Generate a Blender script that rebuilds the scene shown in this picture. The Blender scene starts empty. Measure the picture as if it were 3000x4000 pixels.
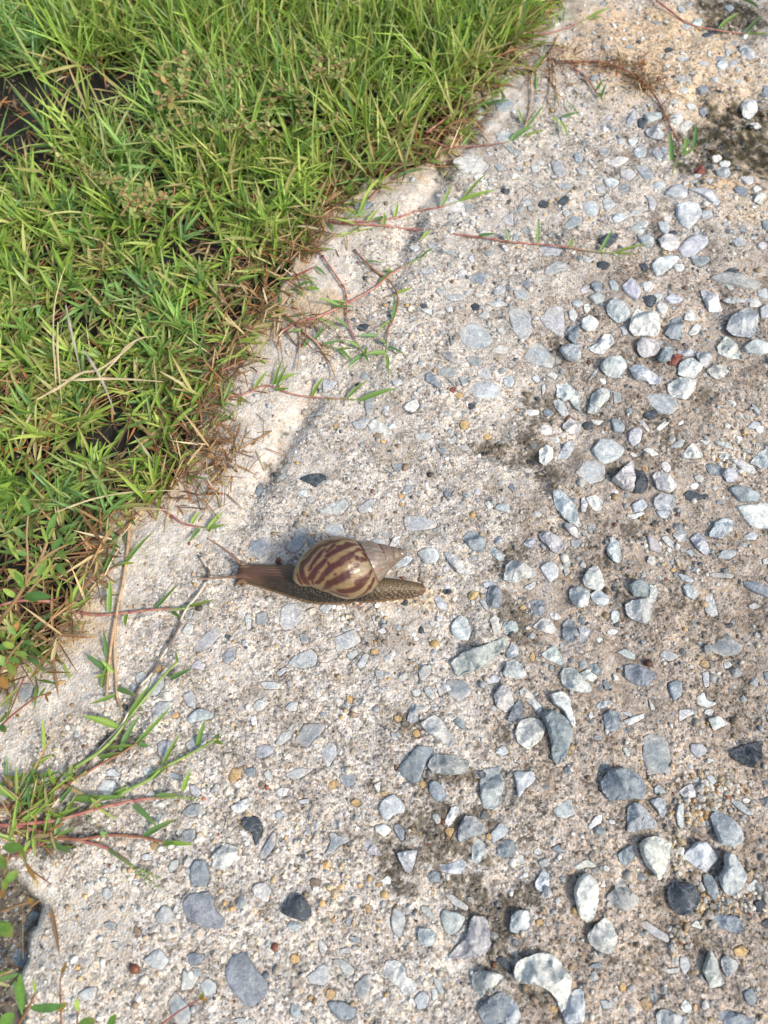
import bpy, math, random
import numpy as np
from mathutils import Vector
from mathutils.geometry import delaunay_2d_cdt

# ------------------------------------------------------------ camera, sky, sun, exposure
TILT = math.radians(23.0)
CAM_H = 0.396
FPX = 2910.0
scene = bpy.context.scene
cam_data = bpy.data.cameras.new('camera')
cam = bpy.data.objects.new('camera', cam_data)
scene.collection.objects.link(cam)
cam.location = (0, 0, CAM_H)
cam.rotation_euler = (TILT, 0, 0)
cam_data.sensor_width = 36.0
cam_data.sensor_fit = 'AUTO'
cam_data.lens = 36.0 * FPX / 4000.0
cam_data.clip_start = 0.005
cam_data.clip_end = 200
cam_data.dof.use_dof = True
cam_data.dof.focus_distance = 0.415
cam_data.dof.aperture_fstop = 9.0
scene.camera = cam

SUN_AZ = math.radians(-32)      # from +x, anticlockwise: light comes from the right and a little below
SUN_EL = math.radians(44)
world = bpy.data.worlds.new('World')
scene.world = world
world.use_nodes = True
wn = world.node_tree
wn.nodes.clear()
sky = wn.nodes.new('ShaderNodeTexSky')
sky.sky_type = 'NISHITA'
sky.sun_disc = False
sky.sun_elevation = SUN_EL
sky.sun_rotation = math.radians(90) - SUN_AZ
sky.air_density = 1.6
sky.dust_density = 4.0
sky.ozone_density = 1.5
bg = wn.nodes.new('ShaderNodeBackground')
bg.inputs['Strength'].default_value = 0.15
wo = wn.nodes.new('ShaderNodeOutputWorld')
wn.links.new(sky.outputs[0], bg.inputs[0])
wn.links.new(bg.outputs[0], wo.inputs[0])
sun_data = bpy.data.lights.new('sun', 'SUN')
sun_data.energy = 2.6
sun_data.angle = math.radians(9)
sun_data.color = (1.0, 0.945, 0.86)
sun = bpy.data.objects.new('sun', sun_data)
scene.collection.objects.link(sun)
sd_ = Vector((math.cos(SUN_EL) * math.cos(SUN_AZ), math.cos(SUN_EL) * math.sin(SUN_AZ), math.sin(SUN_EL)))
sun.rotation_euler = sd_.to_track_quat('Z', 'Y').to_euler()
scene.view_settings.view_transform = 'Standard'
scene.view_settings.look = 'None'
scene.view_settings.exposure = 0.42
scene.view_settings.gamma = 1.0
scene.view_settings.use_curve_mapping = False

rng = np.random.default_rng(11)
random.seed(5)
COL = scene.collection
CT, ST = math.cos(TILT), math.sin(TILT)

# ------------------------------------------------------------ measuring: photograph pixel -> point of the place at height z
def at(px, py, z=0.0):
    a = (px - 1500.0) / FPX
    b = -(py - 2000.0) / FPX
    dy = b * CT + ST
    dz = b * ST - CT
    k = (z - CAM_H) / dz
    return np.array([a * k, dy * k, z])

def tile(t, x, y):
    return int(t[1]) * 1000 + x / 1.659, int(t[2]) * 1000 + y / 1.659

def att(t, x, y, z=0.0):
    return at(*tile(t, x, y), z)

def atd(x, y, z=0.0):
    return at(x * 1.8083, y * 1.8083, z)

# ------------------------------------------------------------ noise
_L = rng.random((8, 256, 256))
def vn(x, y, s, k=0):
    u = np.asarray(x) / s + 37.3 * k
    v = np.asarray(y) / s + 17.9 * k
    iu = np.floor(u).astype(int); iv = np.floor(v).astype(int)
    fu = u - iu; fv = v - iv
    fu = fu * fu * (3 - 2 * fu); fv = fv * fv * (3 - 2 * fv)
    L = _L[k % 8]
    a = L[iu & 255, iv & 255]; b = L[(iu + 1) & 255, iv & 255]
    c = L[iu & 255, (iv + 1) & 255]; d = L[(iu + 1) & 255, (iv + 1) & 255]
    return ((a * (1 - fu) + b * fu) * (1 - fv) + (c * (1 - fu) + d * fu) * fv) * 2 - 1

def fbm(x, y, s, k=0, o=4):
    r = 0; a = 1.0
    for i in range(o):
        r = r + a * vn(x, y, s, k + i); s *= 0.5; a *= 0.55
    return r

def cells(x, y, s, k=0):
    """distance to the nearest grain centre and that grain's random number"""
    u = x / s + 11.7 * k; v = y / s + 5.3 * k
    iu = np.floor(u).astype(int); iv = np.floor(v).astype(int)
    best = np.full(u.shape, 9.0); rid = np.zeros(u.shape)
    A, B, R = _L[(k + 1) % 8], _L[(k + 2) % 8], _L[(k + 3) % 8]
    for du in (-1, 0, 1):
        for dv in (-1, 0, 1):
            cu = iu + du; cv = iv + dv
            px = cu + A[cu & 255, cv & 255]; py = cv + B[cu & 255, cv & 255]
            d = (u - px) ** 2 + (v - py) ** 2
            m = d < best
            best = np.where(m, d, best); rid = np.where(m, R[cu & 255, cv & 255], rid)
    return np.sqrt(best), rid

def sstep(a, b, x):
    t = np.clip((x - a) / (b - a), 0, 1)
    return t * t * (3 - 2 * t)

def polyline_dist(x, y, P):
    d = np.full(np.shape(x), 1e9)
    for (ax, ay), (bx, by) in zip(P[:-1], P[1:]):
        vx, vy = bx - ax, by - ay
        t = np.clip(((x - ax) * vx + (y - ay) * vy) / (vx * vx + vy * vy + 1e-18), 0, 1)
        d = np.minimum(d, (x - ax - t * vx) ** 2 + (y - ay - t * vy) ** 2)
    return np.sqrt(d)

def in_poly(x, y, P):
    r = np.zeros(np.shape(x), bool)
    n = len(P)
    for i in range(n):
        x1, y1 = P[i]; x2, y2 = P[(i + 1) % n]
        if y1 == y2: continue
        c = (y1 > y) != (y2 > y)
        r ^= c & (x < (x2 - x1) * (y - y1) / (y2 - y1) + x1)
    return r

# ------------------------------------------------------------ mesh helpers
def mk(name, V, F, mat, parent=None, col=None, smooth=False, loc=None, extra=None, link=True):
    V = np.asarray(V, dtype=np.float32)
    me = bpy.data.meshes.new(name)
    Fs = F if isinstance(F, (list, tuple)) else [F]
    Fs = [np.asarray(f, dtype=np.int32) for f in Fs if len(f)]
    me.vertices.add(len(V)); me.vertices.foreach_set('co', V.ravel())
    tot = sum(f.size for f in Fs); npol = sum(len(f) for f in Fs)
    me.loops.add(tot); me.polygons.add(npol)
    me.loops.foreach_set('vertex_index', np.concatenate([f.ravel() for f in Fs]))
    st = []; o = 0
    for f in Fs:
        st.append(o + np.arange(len(f), dtype=np.int32) * f.shape[1]); o += f.size
    me.polygons.foreach_set('loop_start', np.concatenate(st).astype(np.int32))
    me.polygons.foreach_set('use_smooth', np.full(npol, bool(smooth)))
    me.update(calc_edges=True)
    if col is not None:
        c = np.ones((len(V), 4), np.float32); c[:, :np.shape(col)[-1]] = col
        a = me.color_attributes.new('Col', 'FLOAT_COLOR', 'POINT')
        a.data.foreach_set('color', c.ravel())
    for nm, arr in (extra or {}).items():
        a = me.attributes.new(nm, 'FLOAT_VECTOR', 'POINT')
        a.data.foreach_set('vector', np.asarray(arr, np.float32).ravel())
    me.materials.append(mat)
    o = bpy.data.objects.new(name, me)
    if loc is not None: o.location = loc
    if parent is not None: o.parent = parent
    if link: COL.objects.link(o)
    return o

def thing(name, label, cat, loc=(0, 0, 0), group=None):
    o = bpy.data.objects.new(name, None)
    o.empty_display_size = 0.01
    COL.objects.link(o); o.location = loc
    o['label'] = label; o['category'] = cat
    if group: o['group'] = group
    return o

def tag(o, label=None, cat=None, group=None, kind=None):
    if label: o['label'] = label
    if cat: o['category'] = cat
    if group: o['group'] = group
    if kind: o['kind'] = kind
    return o

# ------------------------------------------------------------ materials
def base_mat(name, rough=0.8, spec=0.4):
    m = bpy.data.materials.new(name); m.use_nodes = True
    nt = m.node_tree
    b = nt.nodes['Principled BSDF']
    b.inputs['Roughness'].default_value = rough
    b.inputs['Specular IOR Level'].default_value = spec
    return m, nt, b

def N(nt, t, **kw):
    n = nt.nodes.new(t)
    for k, v in kw.items():
        if k in n.inputs: n.inputs[k].default_value = v
        else: setattr(n, k, v)
    return n

def mixc(nt, kind, fac, a, b):
    n = nt.nodes.new('ShaderNodeMix'); n.data_type = 'RGBA'; n.blend_type = kind
    for sock, v in ((n.inputs[0], fac), (n.inputs[6], a), (n.inputs[7], b)):
        if hasattr(v, 'is_output'): nt.links.new(v, sock)
        else: sock.default_value = v
    return n.outputs[2]

def ramp(nt, src, stops):
    r = nt.nodes.new('ShaderNodeValToRGB')
    e = r.color_ramp.elements
    while len(e) < len(stops): e.new(0.5)
    for k, (p, c) in enumerate(stops):
        e[k].position = p; e[k].color = c if len(c) == 4 else (*c, 1)
    nt.links.new(src, r.inputs[0])
    return r.outputs[0]

def g3(v): return (v, v, v, 1)

def mat_concrete():
    m, nt, b = base_mat('exposed_aggregate_concrete', 0.9, 0.25)
    L = nt.links.new
    tc = N(nt, 'ShaderNodeTexCoord'); vc = N(nt, 'ShaderNodeVertexColor', layer_name='Col')
    v1 = N(nt, 'ShaderNodeTexVoronoi', Scale=720.0); L(tc.outputs['Object'], v1.inputs['Vector'])
    v2 = N(nt, 'ShaderNodeTexVoronoi', Scale=1500.0); L(tc.outputs['Object'], v2.inputs['Vector'])
    n1 = N(nt, 'ShaderNodeTexNoise', Scale=260.0, Detail=5.0, Roughness=0.65); L(tc.outputs['Object'], n1.inputs['Vector'])
    s1 = N(nt, 'ShaderNodeSeparateColor'); L(v1.outputs['Color'], s1.inputs[0])
    s2 = N(nt, 'ShaderNodeSeparateColor'); L(v2.outputs['Color'], s2.inputs[0])
    g1 = ramp(nt, s1.outputs[0], [(0.0, g3(0.28)), (0.18, g3(0.5)), (0.32, g3(0.92)), (0.75, g3(1.05)), (1.0, g3(1.45))])
    g2 = ramp(nt, s2.outputs[0], [(0.0, g3(0.4)), (0.15, g3(0.8)), (0.7, g3(1.05)), (1.0, g3(1.35))])
    tint = ramp(nt, s1.outputs[1], [(0.0, (1.12, 0.93, 0.72)), (0.35, (1, 1, 1)), (0.7, (0.98, 1.0, 1.03)), (1.0, (1.05, 0.98, 0.88))])
    n1r = ramp(nt, n1.outputs[0], [(0.3, g3(0.72)), (0.5, g3(1.0)), (0.72, g3(1.18))])
    mg = N(nt, 'ShaderNodeMath', operation='MULTIPLY'); L(vc.outputs[1], mg.inputs[0]); mg.inputs[1].default_value = 0.85
    c = mixc(nt, 'MULTIPLY', mg.outputs[0], vc.outputs[0], g1)
    c = mixc(nt, 'MULTIPLY', mg.outputs[0], c, g2)
    c = mixc(nt, 'MULTIPLY', 0.8, c, tint)
    c = mixc(nt, 'MULTIPLY', 1.0, c, n1r)
    L(c, b.inputs['Base Color'])
    bm = N(nt, 'ShaderNodeBump', Strength=0.9, Distance=0.0005, invert=True); L(v1.outputs['Distance'], bm.inputs['Height'])
    bm2 = N(nt, 'ShaderNodeBump', Strength=0.8, Distance=0.0003); L(n1.outputs[0], bm2.inputs['Height']); L(bm.outputs[0], bm2.inputs['Normal'])
    L(bm2.outputs[0], b.inputs['Normal'])
    return m

def mat_stone():
    m, nt, b = base_mat('crushed_limestone', 0.55, 0.45)
    L = nt.links.new
    tc = N(nt, 'ShaderNodeTexCoord'); vc = N(nt, 'ShaderNodeVertexColor', layer_name='Col')
    oi = N(nt, 'ShaderNodeObjectInfo')
    mul = N(nt, 'ShaderNodeVectorMath', operation='SCALE'); mul.inputs['Scale'].default_value = 7.0
    cb = N(nt, 'ShaderNodeCombineXYZ'); L(oi.outputs['Random'], cb.inputs[0]); L(oi.outputs['Random'], cb.inputs[1]); L(cb.outputs[0], mul.inputs[0])
    ad = N(nt, 'ShaderNodeVectorMath', operation='ADD'); L(tc.outputs['Object'], ad.inputs[0]); L(mul.outputs[0], ad.inputs[1])
    n1 = N(nt, 'ShaderNodeTexNoise', Scale=230.0, Detail=7.0, Roughness=0.75, Distortion=0.9); L(ad.outputs[0], n1.inputs['Vector'])
    n2 = N(nt, 'ShaderNodeTexNoise', Scale=1100.0, Detail=3.0, Roughness=0.6); L(ad.outputs[0], n2.inputs['Vector'])
    n3 = N(nt, 'ShaderNodeTexNoise', Scale=90.0, Detail=3.0, Distortion=1.5); L(ad.outputs[0], n3.inputs['Vector'])
    r1 = ramp(nt, n1.outputs[0], [(0.34, (0.52, 0.56, 0.61)), (0.45, (0.84, 0.86, 0.88)), (0.54, (1.06, 1.06, 1.05)), (0.66, (1.48, 1.45, 1.40))])
    r2 = ramp(nt, n2.outputs[0], [(0.3, g3(0.62)), (0.45, g3(0.95)), (0.62, g3(1.08)), (0.68, g3(1.6))])
    r3 = ramp(nt, n3.outputs[0], [(0.485, g3(0)), (0.5, g3(0.28)), (0.515, g3(0))])
    c = mixc(nt, 'MULTIPLY', 1.0, vc.outputs[0], r1)
    c = mixc(nt, 'MULTIPLY', 0.7, c, r2)
    c = mixc(nt, 'MIX', r3, c, (0.55, 0.57, 0.6, 1))
    L(c, b.inputs['Base Color'])
    rr = ramp(nt, n1.outputs[0], [(0.3, g3(0.42)), (0.7, g3(0.72))]); L(rr, b.inputs['Roughness'])
    bm = N(nt, 'ShaderNodeBump', Strength=0.8, Distance=0.0011); L(n1.outputs[0], bm.inputs['Height'])
    bm2 = N(nt, 'ShaderNodeBump', Strength=0.5, Distance=0.0002); L(n2.outputs[0], bm2.inputs['Height']); L(bm.outputs[0], bm2.inputs['Normal'])
    L(bm2.outputs[0], b.inputs['Normal'])
    return m

def mat_vcol(name, rough=0.6, spec=0.4, trans=0.0, bump=0.0, bscale=900.0, coat=0.0, vary=0.0):
    m, nt, b = base_mat(name, rough, spec)
    L = nt.links.new
    vc = N(nt, 'ShaderNodeVertexColor', layer_name='Col')
    c = vc.outputs[0]
    tc = N(nt, 'ShaderNodeTexCoord')
    n = N(nt, 'ShaderNodeTexNoise', Scale=bscale, Detail=4.0); L(tc.outputs['Object'], n.inputs['Vector'])
    if vary:
        c = mixc(nt, 'MULTIPLY', vary, c, ramp(nt, n.outputs[0], [(0.3, g3(0.6)), (0.5, g3(1.0)), (0.7, g3(1.35))]))
    L(c, b.inputs['Base Color'])
    if bump:
        bm = N(nt, 'ShaderNodeBump', Strength=bump, Distance=0.0003); L(n.outputs[0], bm.inputs['Height']); L(bm.outputs[0], b.inputs['Normal'])
    b.inputs['Coat Weight'].default_value = coat
    b.inputs['Coat Roughness'].default_value = 0.15
    if trans:
        t = N(nt, 'ShaderNodeBsdfTranslucent'); L(mixc(nt, 'MULTIPLY', 1.0, c, (1.25, 1.35, 0.6, 1)), t.inputs[0])
        mx = N(nt, 'ShaderNodeMixShader'); mx.inputs[0].default_value = trans
        L(b.outputs[0], mx.inputs[1]); L(t.outputs[0], mx.inputs[2])
        L(mx.outputs[0], nt.nodes['Material Output'].inputs[0])
    return m

M_CONC = mat_concrete()
M_STONE = mat_stone()
M_PEB = mat_vcol('pebble_quartz', 0.5, 0.45, bump=0.3, vary=0.5, bscale=1300)
M_SAND = mat_vcol('sand_grain', 0.6, 0.4)
M_SOIL = mat_vcol('wet_black_soil', 0.7, 0.4, bump=0.9, bscale=420, vary=0.9)
M_GRASS = mat_vcol('grass_blade', 0.42, 0.45, trans=0.38)
M_DEAD = mat_vcol('dead_grass', 0.75, 0.25, trans=0.12)
M_STEM = mat_vcol('runner_stem', 0.45, 0.45, bump=0.2, vary=0.35, bscale=1500)
M_WEED = mat_vcol('weed_leaf', 0.5, 0.4, trans=0.3, vary=0.4, bscale=500)

# ------------------------------------------------------------ lie of the land
EDGE_D = [(1260, -110), (1185, -20), (1130, 60), (1050, 150), (1000, 230), (950, 310), (880, 355), (790, 385), (700, 440),
          (650, 520), (605, 610), (540, 700), (470, 775), (440, 830), (430, 920), (400, 985), (340, 1050), (250, 1100),
          (180, 1170), (155, 1260), (125, 1340), (60, 1400), (-20, 1460), (-110, 1600), (-90, 1800), (20, 1880), (82, 1960),
          (62, 2010), (42, 2070), (30, 2130), (50, 2230), (70, 2330)]
EDGE = [tuple(atd(x, y)[:2]) for x, y in EDGE_D]
EDGE = [(EDGE[0][0] + 1.2, EDGE[0][1] + 6), (EDGE[0][0] + 0.25, EDGE[0][1] + 0.8), (EDGE[0][0] + 0.05, EDGE[0][1] + 0.15)] + EDGE + \
       [(EDGE[-1][0] - 0.02, EDGE[-1][1] - 0.2), (EDGE[-1][0] + 0.1, EDGE[-1][1] - 1.5), (EDGE[-1][0] - 0.4, EDGE[-1][1] - 6)]
SOILP = EDGE + [(-14, EDGE[-1][1]), (-14, EDGE[0][1])]
G1 = [tuple(atd(x, y)[:2]) for x, y in [(1036, 235), (1000, 310), (950, 380), (903, 450), (870, 520), (850, 600)]]
G2 = [tuple(atd(x, y)[:2]) for x, y in [(690, 850), (650, 896), (615, 950), (590, 1000), (553, 1060), (530, 1120)]]
G3 = [tuple(att(*p)[:2]) for p in [('T11', 1250, 1130), ('T11', 1400, 1215), ('T11', 1530, 1265), ('T11', 1659, 1290), ('T21', 120, 1300), ('T21', 200, 1480)]]
G4 = [tuple(att(*p)[:2]) for p in [('T13', 900, 520), ('T13', 1100, 450), ('T13', 1250, 600), ('T13', 1400, 800), ('T13', 1560, 950)]]
HOLL = [('T20', 1450, 880, 0.055, 0.05, 0.006), ('T20', 1430, 60, 0.06, 0.05, 0.005), ('T22', 1350, 780, 0.03, 0.025, 0.002),
        ('T13', 1450, 900, 0.03, 0.03, 0.002), ('T21', 250, 1100, 0.04, 0.05, 0.002), ('T23', 1250, 1150, 0.03, 0.02, 0.002)]
HOLL = [(*att(t, x, y)[:2], rx, ry, d) for t, x, y, rx, ry, d in HOLL]

def sdist(x, y):
    d = polyline_dist(x, y, EDGE)
    return np.where(in_poly(x, y, SOILP), -d, d)

def Hs(x, y, sd=None):
    """height of the concrete without its grit"""
    if sd is None: sd = sdist(x, y)
    w = sd + 0.004 * fbm(x, y, 0.02, 5, 3)
    h = 0.0016 * vn(x, y, 0.11, 1) + 0.0013 * vn(x, y, 0.045, 2) + 0.0012 * vn(x, y, 0.018, 3) * (0.45 + 0.55 * sstep(-0.05, 0.1, x)) + 0.0006 * vn(x, y, 0.008, 4)
    h = h - 0.024 * sstep(0.004, -0.016, w) - 0.0030 * sstep(0.03, 0.0, w)
    for G, dep, wd in ((G1, 0.0046, 0.008), (G2, 0.0046, 0.007), (G3, 0.0052, 0.006), (G4, 0.0020, 0.012)):
        d = polyline_dist(x, y, G)
        h = h - dep * np.exp(-(d / wd) ** 2) * (1 + 0.4 * vn(x, y, 0.02, 6))
    for cx, cy, rx, ry, dp in HOLL:
        q = np.sqrt(((x - cx) / rx) ** 2 + ((y - cy) / ry) ** 2) + 0.25 * vn(x, y, 0.02, 7)
        h = h - dp * sstep(1.1, 0.5, q)
    return h

def H1(x, y):
    return float(Hs(np.array([x]), np.array([y]))[0])

SOIL_Z = -0.013

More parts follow.
